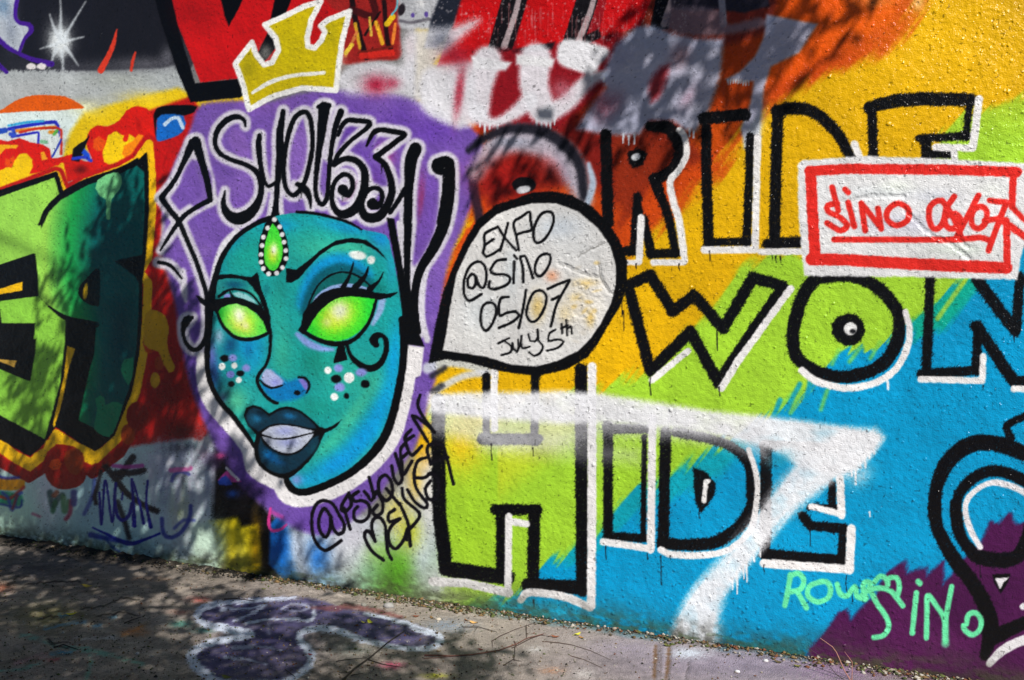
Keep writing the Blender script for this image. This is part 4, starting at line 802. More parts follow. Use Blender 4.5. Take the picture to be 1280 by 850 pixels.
W.fill(own("highlight_line", go), P("1244,723 1261,722 1254,729 1250,737"), (226, 224, 228), soft=1.6, smooth=False); W.dot(None, 1279, 758, 4, 4, (226, 226, 230))

# mint signature and black handwritten tag
mo_ = own("mint_signature", None, "mint green signature scrawled low on the blue and purple paint")
MG = (104, 226, 164)
def T3(s): return T(3, 3, s)
scribe(mo_, [[T3("112,325 100,400 85,478"), T3("112,330 150,318 178,350 165,395 115,410"), T3("150,415 170,450 192,490")], [(T3("255,362 205,385 200,430 245,460 300,440 312,390 290,360"), True)], [T3("345,372 360,420 395,430 432,385 445,432 485,448")],
             [T3("490,440 475,400 480,365 505,362 505,395 470,425"), T3("530,362 560,332 590,345 598,375 600,345 640,340 655,385 645,430"), T3("510,395 560,392 610,405 650,450 672,480")], [T3("512,405 545,470 590,535 602,585 575,628 528,638")],
             [T3("740,415 730,510 720,615"), T3("748,358 758,368")], [T3("790,640 793,530 797,430 840,480 880,550 885,660"), T3("916,385 900,470 885,560")], [T3("975,578 985,605 1020,625 1055,600 1062,550 1035,515 1000,525 990,570")]], 6.8, MG, soft=2.2)
W.stroke(None, T3("885,560 885,668"), [8, 10], MG, soft=4, smooth=False, a=.7)
po = own("black_handwriting", None, "two lines of thin black handwriting climbing along the chin's right side")
PT = [[ZU("300,455 240,500 190,520 140,480 110,400 105,300 130,220 180,190 240,210 290,290 320,350 312,400 285,415 250,380 232,310"), ZU("235,300 190,242 158,290 150,350 170,410 200,432 225,380 232,300")], [ZU("350,140 305,220 300,250 330,262 368,215 350,145"), ZU("318,240 345,330 360,380")], [ZU("415,130 375,160 390,195 440,190 485,220 485,290 440,330 390,315 385,260 410,230")],
      [ZU("485,35 505,110 520,170"), ZU("455,130 480,160 500,190 535,130"), ZU("535,130 575,200 570,270 530,290 510,260 540,220")], [(ZU("590,20 550,60 555,140 600,190 640,140 630,60"), True), ZU("600,110 640,160 690,220")], [ZT("635,490 650,570 680,610 705,580 690,510 660,410")], [ZT("725,340 695,380 700,450 715,545 770,460"), ZT("702,440 740,405")], [ZT("765,250 725,300 740,370 770,420 835,360"), ZT("735,320 782,290")], [ZT("875,330 820,240 772,158 800,165 860,210 920,268"), ZT("905,250 835,150 808,80 825,20")],
      [ZU("580,585 500,520 455,430 470,390 500,410 525,460 505,380 510,320 550,300 590,350 600,450 610,530 635,580")], [ZU("655,250 615,280 622,330 690,310 640,350 615,400 620,470 660,510 710,460 740,380")], [ZU("690,210 720,280 745,345 760,490"), ZU("705,110 720,180 820,275 790,340 740,400 735,450")], [ZT("740,650 790,730 850,770 872,745 800,640 785,540 810,460 862,436")], [ZT("895,540 850,570 800,570"), ZT("895,590 860,640 880,710 930,700 950,620 920,550 880,545")], [ZT("895,480 870,380 900,345 970,350 1000,430 1045,610"), ZT("910,462 1010,435")]]
scribe(po, PT, 4.5, (16, 14, 20))

# grime along the foot of the wall, runs and flecks of spray
base = CY + CAM_H * FPX / np.maximum(dep, .6)
hgt = ZZ
gr = np.clip(1 - hgt / (0.11 + 0.20 * fbm(UU * 3, ZZ * 3, 3, 21)), 0, 1) ** 1.3 * np.clip(fbm(UU * 26, ZZ * 40, 3, 22) * 1.9 - .28, 0, 1)
W.C = W.C * (1 - .8 * gr[..., None]) + np.array([62, 60, 52.]) * .8 * gr[..., None]
ms = np.clip(1 - hgt / .12, 0, 1) * (fbm(UU * 8, ZZ * 30, 3, 24) > .53)
W.C = W.C * (1 - .5 * ms[..., None]) + np.array([70, 84, 46.]) * .5 * ms[..., None]
fl = (W.sp > .962) * np.clip(fbm(UU * 1.7, ZZ * 1.7, 2, 25) * 2 - .7, 0, 1)
W.C = W.C * (1 - .28 * fl[..., None]) + 225 * .28 * fl[..., None]
pit = (vnoise(UU * 90, ZZ * 90, 31) > .93) * .35
W.C = W.C * (1 - pit[..., None])
tone = 1 + .16 * (fbm(UU * 2.2, ZZ * 2.2, 3, 27) - .5) + .10 * (fbm(UU * 14, ZZ * 10, 2, 28) - .5)
W.C = np.clip(W.C * tone[..., None], 0, 250)

# ---- relief of the stucco, in metres: rolling trowel marks, grain and sprayed-over pebbles
W.R += .014 * fbm(UU * 3, ZZ * 3, 3, 71) + .0026 * fbm(UU * 24, ZZ * 24, 2, 72) * (.6 + .9 * fbm(UU * 2, ZZ * 2, 2, 73)) + .0020 * vnoise(UU * 66, ZZ * 66, 74)
dn = fbm(UU[::12, ::12] * 1.3, ZZ[::12, ::12] * 1.3, 2, 75)
for _ in range(14000):
    px, py = rng.uniform(-18, 1298), rng.uniform(-18, 868)
    u = float(px_to_u(px)); z = CAM_H - (py - CY) * wall_depth(u) / FPX
    if z < .02 or z > 4.4: continue
    j = int(np.searchsorted(U, u)); i = int(z / .0052)
    if dn[min(i // 12, dn.shape[0] - 1), min(j // 12, dn.shape[1] - 1)] < rng.uniform(.30, .66): continue
    r = abs(rng.normal(0, .0026)) + .0036
    k = int(r / .0038) + 2
    s = (slice(max(0, i - k), i + k + 1), slice(max(0, j - k), j + k + 1))
    d2 = ((UU[s] - u) ** 2 + (ZZ[s] - z) ** 2) / (r * r)
    W.R[s] += ((.2 + .3 * rng.random()) * r if rng.random() < .85 else -.4 * r) * np.clip(1 - d2, 0, 1) ** .8
# ================================================================== GROUND CANVAS
GX = np.arange(-7.6, 2.2, 0.0068); GN = np.concatenate([np.arange(0, .16, .005), np.arange(.16, 2.7, .0105)])
GU, GV = np.meshgrid(GX, GN)
gd = GU * -SY + (CAM_D - GV) * CYAW
gl_ = GU * CYAW + (CAM_D - GV) * SY
gd = np.maximum(gd, .5)
G = Canvas(CX + FPX * gl_ / gd, CY + FPX * CAM_H / gd, GU, GV)
def Q1(s): return parse(s, 0, 680, .2031)
def Q2(s): return parse(s, 200, 680, .2031)
def Q3(s): return parse(s, 420, 680, .2031)
def Q4(s): return parse(s, 640, 690, .1882)
def Q5(s): return parse(s, 860, 690, .1882)
n1 = fbm(GU * 3, GV * 3, 4, 41)[..., None]; n2 = fbm(GU * 22, GV * 22, 3, 42)[..., None]; n3 = vnoise(GU * 90, GV * 90, 43)[..., None]
G.C[:] = np.array([134, 125, 117.]) * (0.56 + .34 * n1 + .36 * n2 + .32 * n3)
rough = np.clip((330 - G.PX) / 260, 0, 1)[..., None] * np.clip(fbm(GU * 5, GV * 9, 4, 44)[..., None] * 3 - 1.1, 0, 1)
G.C = G.C * (1 - .5 * rough) + np.array([84, 78, 66.]) * .5 * rough
lightp = np.clip((fbm(GU * 11, GV * 16, 4, 45)[..., None] - .53) * 6, 0, 1) * np.clip((380 - G.PX) / 200, 0, 1)[..., None]
G.C = G.C * (1 - .55 * lightp) + np.array([186, 172, 156.]) * .55 * lightp
lil = np.exp(-(((G.PX - 930) / 210) ** 2 + ((G.PY - 830) / 34) ** 2))[..., None] * .8
G.C = G.C * (1 - lil) + np.array([142, 130, 150.]) * (.85 + .25 * n2) * lil
for x, y, rx, ry, c, a in ((700, 800, 60, 22, (168, 156, 152), .6), (620, 810, 50, 20, (140, 132, 126), .5), (560, 830, 60, 20, (120, 112, 108), .5), (1060, 838, 60, 16, (140, 110, 146), .6), (560, 782, 30, 9, (130, 150, 176), .5),
        (60, 770, 40, 16, (126, 122, 60), .5), (30, 712, 60, 12, (80, 80, 92), .6), (160, 720, 60, 10, (150, 138, 126), .6), (0, 735, 14, 6, (190, 100, 70), .6), (170, 790, 16, 5, (196, 120, 70), .6), (250, 750, 14, 4, (190, 90, 80), .6), (225, 765, 12, 3, (190, 110, 90), .5),
        (225, 780, 12, 4, (90, 170, 150), .8), (255, 788, 14, 3, (80, 150, 140), .7), (490, 832, 14, 4, (206, 70, 110), .7), (545, 845, 16, 3, (190, 190, 60), .7), (730, 842, 16, 7, (200, 192, 190), .7), (670, 812, 10, 4, (200, 196, 196), .7), (860, 816, 26, 7, (214, 222, 232), .8), (780, 810, 50, 12, (160, 148, 164), .5), (690, 838, 14, 4, (190, 130, 90), .5), (440, 812, 30, 8, (120, 130, 124), .5)):
    G.glow(x, y, rx, ry, c, a, grain=1.0)
for s, c, w in (("330,630 520,650 700,690 880,740", (104, 176, 156), [5, 6, 5, 5]), ("540,650 560,720 530,830", (104, 176, 156), [6, 5, 4]), ("130,560 300,600 330,630", (104, 170, 156), [5, 5, 4]), ("0,780 120,770 240,740", (104, 180, 160), [3, 3, 4]),
                ("320,680 380,670 440,670", (60, 150, 190), [4, 7, 4]), ("280,520 400,490 520,480", (90, 150, 190), [4, 4, 5]), ("370,440 440,440", (80, 150, 190), 4), ("450,585 560,580 700,578", (206, 206, 206), [2, 3, 5]), ("100,730 280,680", (196, 150, 156), 5), ("760,560 830,530 900,495", (206, 130, 66), [6, 5, 4]), ("290,715 360,710", (170, 70, 76), 4), ("580,510 620,505", (100, 160, 200), 4), ("670,455 710,450", (100, 160, 190), 3), ("820,215 1020,215", (190, 156, 130), 5)):
    G.stroke(None, Q1(s), w, c, soft=4, a=.62, wob=2.5, mask=np.clip(fbm(GU * 26, GV * 26, 3, 57) * 3 - .6, .15, 1))
# overspray at the foot of the wall, dark joint
wc = W.C[6:16].mean(axis=0)
idx = np.clip(np.searchsorted(U, GX), 0, len(U) - 1)
ov = np.clip(1 - GV / (.05 + .09 * fbm(GU * 4, GV * 0, 3, 47)), 0, 1)[..., None] * np.clip(fbm(GU * 16, GV * 26, 3, 46)[..., None] * 2.2 - .35, 0, 1) * np.clip((G.PX - 330) / 120, 0, 1)[..., None]
G.C = G.C * (1 - .75 * ov) + wc[idx][None] * .75 * ov
dirt = np.clip(1 - GV / (.02 + .075 * fbm(GU * 5, GV * 3, 3, 48)), 0, 1)[..., None] * np.clip(fbm(GU * 20, GV * 40, 3, 49)[..., None] * 2.6 - .5, 0, 1)
dirt = np.clip(dirt * (0.75 + 1.4 * np.clip((420 - G.PX) / 300, 0, 1)[..., None]), 0, 1)
G.C = G.C * (1 - dirt * .9) + np.array([50, 45, 34.]) * dirt * .9
jl = np.clip(1 - GV / .013, 0, 1)[..., None] * .85
G.C = G.C * (1 - jl) + np.array([30, 28, 24.]) * jl
soil = np.clip(1 - GV / (.16 + .10 * fbm(GU * 4, GV * 2, 3, 50)), 0, 1)[..., None] ** .6 * np.clip((300 - G.PX) / 120, 0, 1)[..., None]
G.C = G.C * (1 - soil * .85) + np.array([52, 46, 40.]) * (0.7 + .7 * n2) * soil * .85
# pavement joint with rusty grit, cracks
for s, w in (("955,630 950,740 942,880", 4), ("1042,640 1035,740 1018,880", 4.5)):
    G.stroke(None, Q4(s), w, (112, 80, 52), soft=4, a=.85, wob=2)
    p = curve(Q4(s))[0]; w_, D = G.sd_line(p, np.full(len(p), 1.5), 6)
    G.R[w_] -= .006 * np.clip(1 - D / 4, 0, 1)
G.stroke(None, Q4("990,630 988,850"), 2, (96, 84, 80), soft=3, a=.6, wob=1.5)
def gcrack(q, w=1.6, a=.8):
    q = curve(q, step=3)[0]; q = q + rng.normal(0, 1.0, q.shape)
    G.stroke(None, q, w, (40, 36, 32), soft=2, smooth=False, a=a)
    w_, D = G.sd_line(q, np.full(len(q), 1.0), 5)
    G.R[w_] -= .004 * np.clip(1 - D / 3, 0, 1)
for s in ("130,270 200,245 400,235 490,225", "290,580 330,620 420,640", "500,400 640,380 760,330 860,350", "420,600 340,610 300,580", "80,215 180,195", "600,450 700,420 840,440", "230,470 340,450"): gcrack(Q1(s))
for s in ("1170,745 1160,840", "0,745 40,760 110,740"): gcrack(Q4(s), 1.2, .6)
# painted tag on the pavement
GOWN = 1
fillp = np.vstack([Q2("215,430 270,375 400,345 600,332 840,322 1000,350"), Q3("40,395 180,420 450,480 600,535 655,600 600,640 480,650 300,625 150,580 0,545"), Q2("1000,525 900,545 870,600 930,660 945,720 900,790 780,845 600,870 400,860 270,830 180,720 200,660 320,600 480,570 520,550 400,520 260,490")])
wear = np.clip(fbm(GU * 30, GV * 30, 4, 55) * 3.4 - .55, .55, 1) * np.clip(fbm(GU * 5, GV * 5, 2, 56) * 2.6 - .1, .8, 1)
G.fill(GOWN, fillp, (78, 74, 112), soft=6, smooth=False, a=.95, wob=1.6, mask=wear, thr=.3)
G.glow(330, 800, 60, 30, (66, 60, 100), .5); G.glow(400, 772, 60, 10, (84, 80, 110), .4)
TL = (200, 208, 226)
for q, w, a in ((np.vstack([Q2("830,330 600,345 400,360 270,390 228,440 270,490 400,520 500,545 555,555 480,578 330,600 235,640 192,690 220,750 290,810 360,850 600,865 780,838 890,775 935,700 905,640 860,590 870,550 920,527 1000,520 1130,545"), Q3("100,570 200,600 300,620 450,645 580,640 640,605 640,575 590,545 500,520 440,490 300,455 180,430")]), [3, 6, 8, 9, 8, 9, 11, 12, 10, 9, 9, 12, 13, 13, 12, 10, 8, 9, 10, 10, 9, 8, 8, 9, 9, 8, 6, 6, 7, 9, 10, 9, 8, 6, 5, 4], .9),
                (Q2("380,400 520,400 650,375"), [5, 3, 3], .75), (Q2("650,375 560,430 455,475"), 3.2, .75), (Q2("530,490 660,465 800,460 930,465 950,385"), [4, 3, 3, 4, 5], .8), (Q2("750,400 800,370 880,370 920,390"), 2.4, .5), (Q2("760,405 860,412 920,395"), 2.2, .4), (Q2("450,640 600,630 740,655"), [5, 4, 2], .5), (Q2("400,700 520,710 650,735"), [4, 3, 2], .65), (Q2("665,480 672,545"), [3, 5], .3)):
    G.stroke(GOWN, q, w, TL, soft=3, a=min(1, a * 1.15), wob=2.0, thr=.3, mask=np.clip(wear * 1.25 + .1, .75, 1))
G.stroke(None, np.vstack([Q2("940,392 1100,395"), Q3("60,385 200,402 400,450")]), [5, 6, 6, 5, 4], (122, 60, 60), soft=4, a=.6, wob=2)
G.R += .007 * fbm(GU * 14, GV * 14, 3, 77) + .004 * np.clip((300 - G.PX) / 150, 0, 1) * fbm(GU * 30, GV * 30, 3, 78)
fleck = (G.sp > .955)[..., None] * .5
G.C = G.C * (1 - fleck) + np.where((n2 > .52), 205., 44.) * fleck
G.C = np.clip(G.C, 4, 250)

# ================================================================== MATERIALS
def new_mat(name):
    m = bpy.data.materials.new(name); m.use_nodes = True
    nt = m.node_tree; return m, nt, nt.nodes, nt.links, nt.nodes["Principled BSDF"]
def noise_node(N, L, pos, scale, detail=2.0, rough=.55):
    n = N.new("ShaderNodeTexNoise"); n.inputs["Scale"].default_value = scale; n.inputs["Detail"].default_value = detail; n.inputs["Roughness"].default_value = rough
    L.new(pos, n.inputs["Vector"]); return n.outputs[0]
def mth(N, L, op, a, b=None):
    n = N.new("ShaderNodeMath"); n.operation = op
    for i, v in enumerate((a, b)):
        if v is None: continue
        if isinstance(v, (int, float)): n.inputs[i].default_value = v
        else: L.new(v, n.inputs[i])
    return n.outputs[0]
def coat(name, fine, amp, rough, spec, var, vscale):
    """sprayed or trodden surface: colour and coarse relief (metres) come with the sheet, grain from noise"""
    m, nt, N, L, B = new_mat(name)
    at = N.new("ShaderNodeVertexColor"); at.layer_name = "paint"
    pos = N.new("ShaderNodeNewGeometry").outputs["Position"]
    h = mth(N, L, 'ADD', at.outputs["Alpha"], mth(N, L, 'MULTIPLY', noise_node(N, L, pos, fine, 1.0), amp))
    bp = N.new("ShaderNodeBump"); bp.inputs["Distance"].default_value = 1.0; bp.inputs["Strength"].default_value = 1.0
    L.new(h, bp.inputs["Height"]); L.new(bp.outputs[0], B.inputs["Normal"])
    hs = N.new("ShaderNodeHueSaturation"); L.new(at.outputs["Color"], hs.inputs["Color"])
    v = N.new("ShaderNodeMapRange"); L.new(noise_node(N, L, pos, vscale, 3), v.inputs[0]); v.inputs[1].default_value = .25; v.inputs[2].default_value = .75; v.inputs[3].default_value = 1 - var; v.inputs[4].default_value = 1 + var
    L.new(v.outputs[0], hs.inputs["Value"]); L.new(hs.outputs[0], B.inputs["Base Color"])
    B.inputs["Roughness"].default_value = rough; B.inputs["Specular IOR Level"].default_value = spec
    return m
M_PAINT = coat("sprayed_stucco", 140.0, .0024, .27, .27, .08, 45.0)
M_PAVE = coat("worn_pavement", 150.0, .0080, .88, .2, .46, 190.0)
def plain(name, rgb, rough=.7, bump=.002, scale=40.0, var=.25):
    m, nt, N, L, B = new_mat(name)
    pos = N.new("ShaderNodeNewGeometry").outputs["Position"]
    hs = N.new("ShaderNodeHueSaturation"); hs.inputs["Color"].default_value = (*lin(rgb), 1)
    v = N.new("ShaderNodeMapRange"); L.new(noise_node(N, L, pos, scale, 4), v.inputs[0]); v.inputs[1].default_value = .25; v.inputs[2].default_value = .75; v.inputs[3].default_value = 1 - var; v.inputs[4].default_value = 1 + var
    L.new(v.outputs[0], hs.inputs["Value"]); L.new(hs.outputs[0], B.inputs["Base Color"])
    bp = N.new("ShaderNodeBump"); bp.inputs["Distance"].default_value = 1.0; L.new(mth(N, L, 'MULTIPLY', noise_node(N, L, pos, scale * 1.5, 4), bump), bp.inputs["Height"]); L.new(bp.outputs[0], B.inputs["Normal"])
    B.inputs["Roughness"].default_value = rough
    return m
M_BODY = plain("bare_stucco", (168, 164, 156), .85, .006, 20)
M_GROUND = plain("bare_ground", (92, 92, 94), .95, .01, 8)
M_BARK = plain("bark", (96, 80, 64), .9, .01, 18)

# ================================================================== SHEETS INTO MESHES
def mesh_from(name, V, F, C4=None, smooth=False):
    me = bpy.data.meshes.new(name)
    F = np.asarray(F, np.int32)
    me.vertices.add(len(V)); me.vertices.foreach_set("co", np.asarray(V, np.float32).ravel())
    me.loops.add(F.size); me.loops.foreach_set("vertex_index", F.ravel())
    me.polygons.add(len(F)); me.polygons.foreach_set("loop_start", np.arange(0, F.size, F.shape[1], dtype=np.int32))
    me.polygons.foreach_set("loop_total", np.full(len(F), F.shape[1], np.int32))
    if C4 is not None:
        a = me.color_attributes.new("paint", 'FLOAT_COLOR', 'POINT'); a.data.foreach_set("color", np.asarray(C4, np.float32).ravel())
    me.update(calc_edges=True); me.validate()
    if smooth: me.polygons.foreach_set("use_smooth", np.ones(len(F), bool))
    return me
def sheet_faces(shape, keep_fine, O, blk=8):
    """quads of a grid; blocks where nothing fine is needed become one quad. returns faces, owner"""
    R, Cn = shape[0] - 1, shape[1] - 1
    ii, jj = np.meshgrid(np.arange(R), np.arange(Cn), indexing='ij')
    bi, bj = ii // blk, jj // blk
    nb, mb = bi.max() + 1, bj.max() + 1
    fineb = np.zeros((nb, mb), bool)
    np.logical_or.at(fineb, (bi.ravel(), bj.ravel()), keep_fine[:-1, :-1].ravel())
    f = fineb[bi, bj]
    i, j = ii[f], jj[f]
    n = shape[1]
    A = np.column_stack([i * n + j, i * n + j + 1, (i + 1) * n + j + 1, (i + 1) * n + j]); oa = O[i, j]
    cb = np.argwhere(~fineb)
    i0, j0 = cb[:, 0] * blk, cb[:, 1] * blk
    i1, j1 = np.minimum(i0 + blk, R), np.minimum(j0 + blk, Cn)
    Bq = np.column_stack([i0 * n + j0, i0 * n + j1, i1 * n + j1, i1 * n + j0]); ob = O[i0, j0]
    return np.vstack([A, Bq]), np.concatenate([oa, ob])
def sub_mesh(name, V, C4, F, smooth=False):
    u, inv = np.unique(F, return_inverse=True)
    return mesh_from(name, V[u], inv.reshape(F.shape), C4[u], smooth)
def add_obj(name, me, mat=None, parent=None, **props):
    ob = bpy.data.objects.new(name, me); col.objects.link(ob)
    if mat is not None and me is not None: me.materials.append(mat)
    if parent is not None: ob.parent = parent
    for k, v in props.items(): ob[k] = v
    return ob

# wall
inframe = (WPX > -22) & (WPX < 1302) & (WPY > -20) & (WPY < 900)
# specks of an owner too small to pick apart go back to what surrounds them
F, FO = sheet_faces(UU.shape, inframe, W.O)
V = np.column_stack([UU.ravel(), np.zeros(UU.size), ZZ.ravel()])
C4 = np.column_stack([lin(W.C).reshape(-1, 3), W.R.ravel()])
F = F[:, ::1]
cnt = np.bincount(FO, minlength=len(OWN))
wall = None
objs = {}
# wall body behind the coat
u0, u1, zt, th = U[0], U[-1], Z[-1], .3
bv = np.array([[u0, 0, 0], [u1, 0, 0], [u1, 0, zt], [u0, 0, zt], [u0, th, -.3], [u1, th, -.3], [u1, th, zt], [u0, th, zt], [u0, 0, -.3], [u1, 0, -.3]])
wall = add_obj("graffiti_wall", None, label="long stucco wall covered with graffiti, standing along the pavement", category="wall", kind="thing")
add_obj("wall_body", mesh_from("wall_body", bv, [[3, 2, 6, 7], [5, 4, 7, 6], [8, 0, 3, 7], [1, 9, 6, 2]], None), M_BODY, wall)
bm_ = objs
def get(k):
    if k in objs: return objs[k]
    nm, par, lab = OWN[k]
    p = wall if par is None else get(par)
    sel = FO == k
    ob = add_obj(nm, sub_mesh(nm, V, C4, F[sel]) if sel.any() else None, M_PAINT, p)
    if lab: ob["label"] = lab
    objs[k] = ob
    return ob
kids = {}
for k, (nm, par, lab) in enumerate(OWN): kids.setdefault(par, []).append(k)
def alive(k): return cnt[k] > 8 or any(alive(c) for c in kids.get(k, []))
dead = np.array([not alive(k) for k in range(len(OWN))]); FO = np.where(dead[FO], 0, FO)
for k in range(len(OWN)):
    if not dead[k]: get(k)

# pavement: fine sheet with a slightly uneven, gritty foot along the wall
gfine = (G.PX > -25) & (G.PX < 1310) & (G.PY < 885)
gz = (.016 + .03 * np.clip((320 - G.PX) / 120, 0, 1)) * np.exp(-GV / .06) * fbm(GU * 14, GV * 14, 3, 61) + .005 * (fbm(GU * 4, GV * 4, 3, 62) - .5)
gz = np.where(gfine, gz, 0)
F2, FO2 = sheet_faces(GU.shape, gfine, G.O)
F2 = F2[:, ::-1]
V2 = np.column_stack([GU.ravel(), -GV.ravel(), gz.ravel()])
C42 = np.column_stack([lin(G.C).reshape(-1, 3), G.R.ravel()])
pave = add_obj("pavement", sub_mesh("pavement", V2, C42, F2[FO2 == 0], True), M_PAVE, kind="structure")
add_obj("painted_tag", sub_mesh("painted_tag", V2, C42, F2[FO2 == 1], True), M_PAVE, pave, label="dark violet tag with pale blue outline sprayed on the pavement")
add_obj("ground", mesh_from("ground", [[-60, -80, -.02], [60, -80, -.02], [60, 40, -.02], [-60, 40, -.02]], [[0, 1, 2, 3]]), M_GROUND, kind="structure")
# ================================================================== TREE outside the picture whose shade dapples wall and pavement
def tube(path, radii, sides=7):
    V, F = [], []
    path = [Vector(p) for p in path]
    for i, p in enumerate(path):
        d = (path[min(i + 1, len(path) - 1)] - path[max(i - 1, 0)]).normalized()
        a = d.cross(Vector((0.31, .17, .93))).normalized(); b = d.cross(a)
        for k in range(sides):
            t = 2 * math.pi * k / sides
            V.append(p + (a * math.cos(t) + b * math.sin(t)) * radii[i])
    for i in range(len(path) - 1):
        for k in range(sides):
            F.append([i * sides + k, i * sides + (k + 1) % sides, (i + 1) * sides + (k + 1) % sides, (i + 1) * sides + k])
    return V, F
def merge(parts):
    V, F = [], []
    for v, f in parts:
        o = len(V); V += [tuple(p) for p in v]; F += [[i + o for i in q] for q in f]
    return V, F
m, nt, N, Lk, B = new_mat("leaf_green")
B.inputs["Base Color"].default_value = (.05, .10, .022, 1); B.inputs["Roughness"].default_value = .55
M_LEAF = m
SHADE = [  # spots of the wall the crown's sprays stand in front of the sun for: x, y, rx, ry in the picture, depth of shade
]
def spray_points():
    pts = []
    for kind, x, y, rx, ry, cover, rot in SHADE_SPOTS:
        if kind == 'w':
            s = wall_at(x, y); d = wall_depth(s.x); sx = d / FPX
            ax = rx * sx * 1.1; ay = ry * sx
            area = math.pi * ax * ay * abs(SUN.y)
        else:
            s = ground_at(x, y); d = (s - Vector(cam.location)).length; sx = d / FPX
            ax, ay = rx * sx, ry * sx * 3.0
            area = math.pi * ax * ay * SUN.z
        n = int(area * cover / .0016)
        k = max(1, n // 9)
        for _ in range(k):
            while True:
                a, b = rng.uniform(-1, 1, 2)
                if a * a + b * b < 1: break
            ra = math.radians(rot)
            a, b = a * ax, b * ay
            a, b = a * math.cos(ra) - b * math.sin(ra), a * math.sin(ra) + b * math.cos(ra)
            q = s + (Vector((a, 0, b)) if kind == 'w' else Vector((a, b, 0)))
            t = rng.uniform(4.9, 5.6) if kind == 'g' else rng.uniform(3.2, 4.2) if q.z > 2.4 else rng.uniform(4.0, 4.8) if q.z > 1.2 else rng.uniform(4.7, 5.4)
            pts.append((q + SUN * t, 9))
    return pts
SHADE_SPOTS = [
    # the dapple across the upper middle
    ('w', 800, 74, 44, 30, 5.0, 0), ('w', 775, 110, 26, 34, 3.0, -30), ('w', 940, 60, 46, 28, 5.0, 20), ('w', 990, 38, 28, 24, 4.2, 30), ('w', 970, 98, 18, 30, 3.4, -30), ('w', 865, 88, 16, 26, 2.4, -30),
    ('w', 790, 148, 44, 16, 3.4, 0), ('w', 915, 118, 18, 22, 3.0, 0), ('w', 840, 18, 70, 18, 3.6, 0), ('w', 930, 10, 70, 18, 3.8, 0), ('w', 845, 132, 16, 24, 2.4, -30), ('w', 840, 180, 40, 14, 1.4, 0), ('w', 1074, 24, 7, 13, 3.0, 0), ('w', 720, 180, 50, 16, .9, 0), ('w', 655, 195, 50, 26, 1.2, 0),
    # the shade on the green letters and the red field
    ('w', 152, 300, 40, 84, 3.6, 0), ('w', 160, 420, 46, 100, 5.4, 0), ('w', 112, 430, 32, 96, 4.4, 0), ('w', 66, 362, 26, 34, 1.6, -30), ('w', 40, 460, 36, 56, 2.2, -30), ('w', 215, 480, 32, 96, 5.0, 0), ('w', 150, 545, 66, 46, 5.0, 0), ('w', 40, 545, 44, 36, 1.8, 0), ('w', 240, 400, 18, 56, 1.8, 0), ('w', 262, 500, 18, 56, 1.6, 0),
        # foot of the wall, left
    ('w', 60, 625, 100, 48, 3.4, 0), ('w', 180, 630, 80, 54, 3.6, 0), ('w', 110, 672, 150, 38, 3.2, 0), ('w', 290, 610, 46, 44, 2.4, 0), ('w', 310, 690, 60, 36, 2.2, 0), ('w', 285, 560, 22, 34, 1.5, 0), ('w', 400, 720, 50, 26, .8, 0),
    # pavement, left
    ('g', 60, 715, 150, 16, 4.6, 0), ('g', 60, 780, 150, 26, 4.2, 0), ('g', 140, 840, 200, 26, 4.6, 0), ('g', 300, 776, 120, 22, 1.5, 0), ('g', 420, 830, 150, 26, 1.5, 0), ('g', 480, 788, 90, 14, 1.0, 0), ('g', 570, 835, 70, 18, 1.4, 0), ('g', 230, 740, 70, 10, 1.4, 0), ('g', 640, 850, 60, 16, .8, 0),
    ('g', 40, 905, 260, 40, 2.6, 0), ('g', 420, 900, 200, 30, 2.4, 0),
]
sprays = spray_points()
LV, LF, LC = [], [], []
ctr = np.array([list(p) for p, _ in sprays])
for p, n in sprays:
    for _ in range(n):
        c = p + Vector(rng.normal(0, .07, 3))
        d = Vector(rng.normal(0, 1, 3) + np.array([0, 0, -.6])).normalized()
        w = d.cross(Vector(rng.normal(0, 1, 3))).normalized()
        l, b = rng.uniform(.09, .16), rng.uniform(.018, .030)
        o = len(LV)
        LV += [tuple(c - d * l * .5), tuple(c + w * b), tuple(c + d * l * .5), tuple(c - w * b)]
        LF.append([o, o + 1, o + 2, o + 3])
root = Vector((9.2, -7.0, 0))
tree = add_obj("shade_tree", None, label="tall leafy tree beside the photographer, shading wall and pavement", category="tree")
tree.location = root
s1 = Vector((3.0, 0, 5.0)) + SUN * 11.0       # crotch of the boughs
s15 = Vector((-7.4, 0, 6.2)) + SUN * 9.2      # bend of the long bough
s2 = Vector((-8.8, 0, 3.0)) + SUN * 8.2       # its far end
parts = [tube([root - root, Vector((.1, .05, 2.0)), Vector((0, .3, 6.0)), s1 - root], [.34, .28, .24, .16], 10),
         tube([s1 - root, s1.lerp(s15, .5) - root + Vector((0, 0, .4)), s15 - root, s15.lerp(s2, .5) - root, s2 - root], [.13, .10, .07, .05, .03], 8)]
for c in ctr[rng.choice(len(ctr), 16, replace=False)]:
    e = Vector(c); s = s1 if e.z > 4.9 and e.x > .2 else s2
    near = e + SUN * 1.6
    parts.append(tube([s - root, s.lerp(near, .5) - root + Vector((0, 0, .15)), near - root, e - root], [.012, .008, .005, .003], 5))
v, f = merge(parts)
add_obj("trunk", mesh_from("trunk", v, f), M_BARK, tree)
LV = np.array(LV) - np.array(root)
add_obj("crown", mesh_from("crown", LV, LF), M_LEAF, tree, kind="stuff")

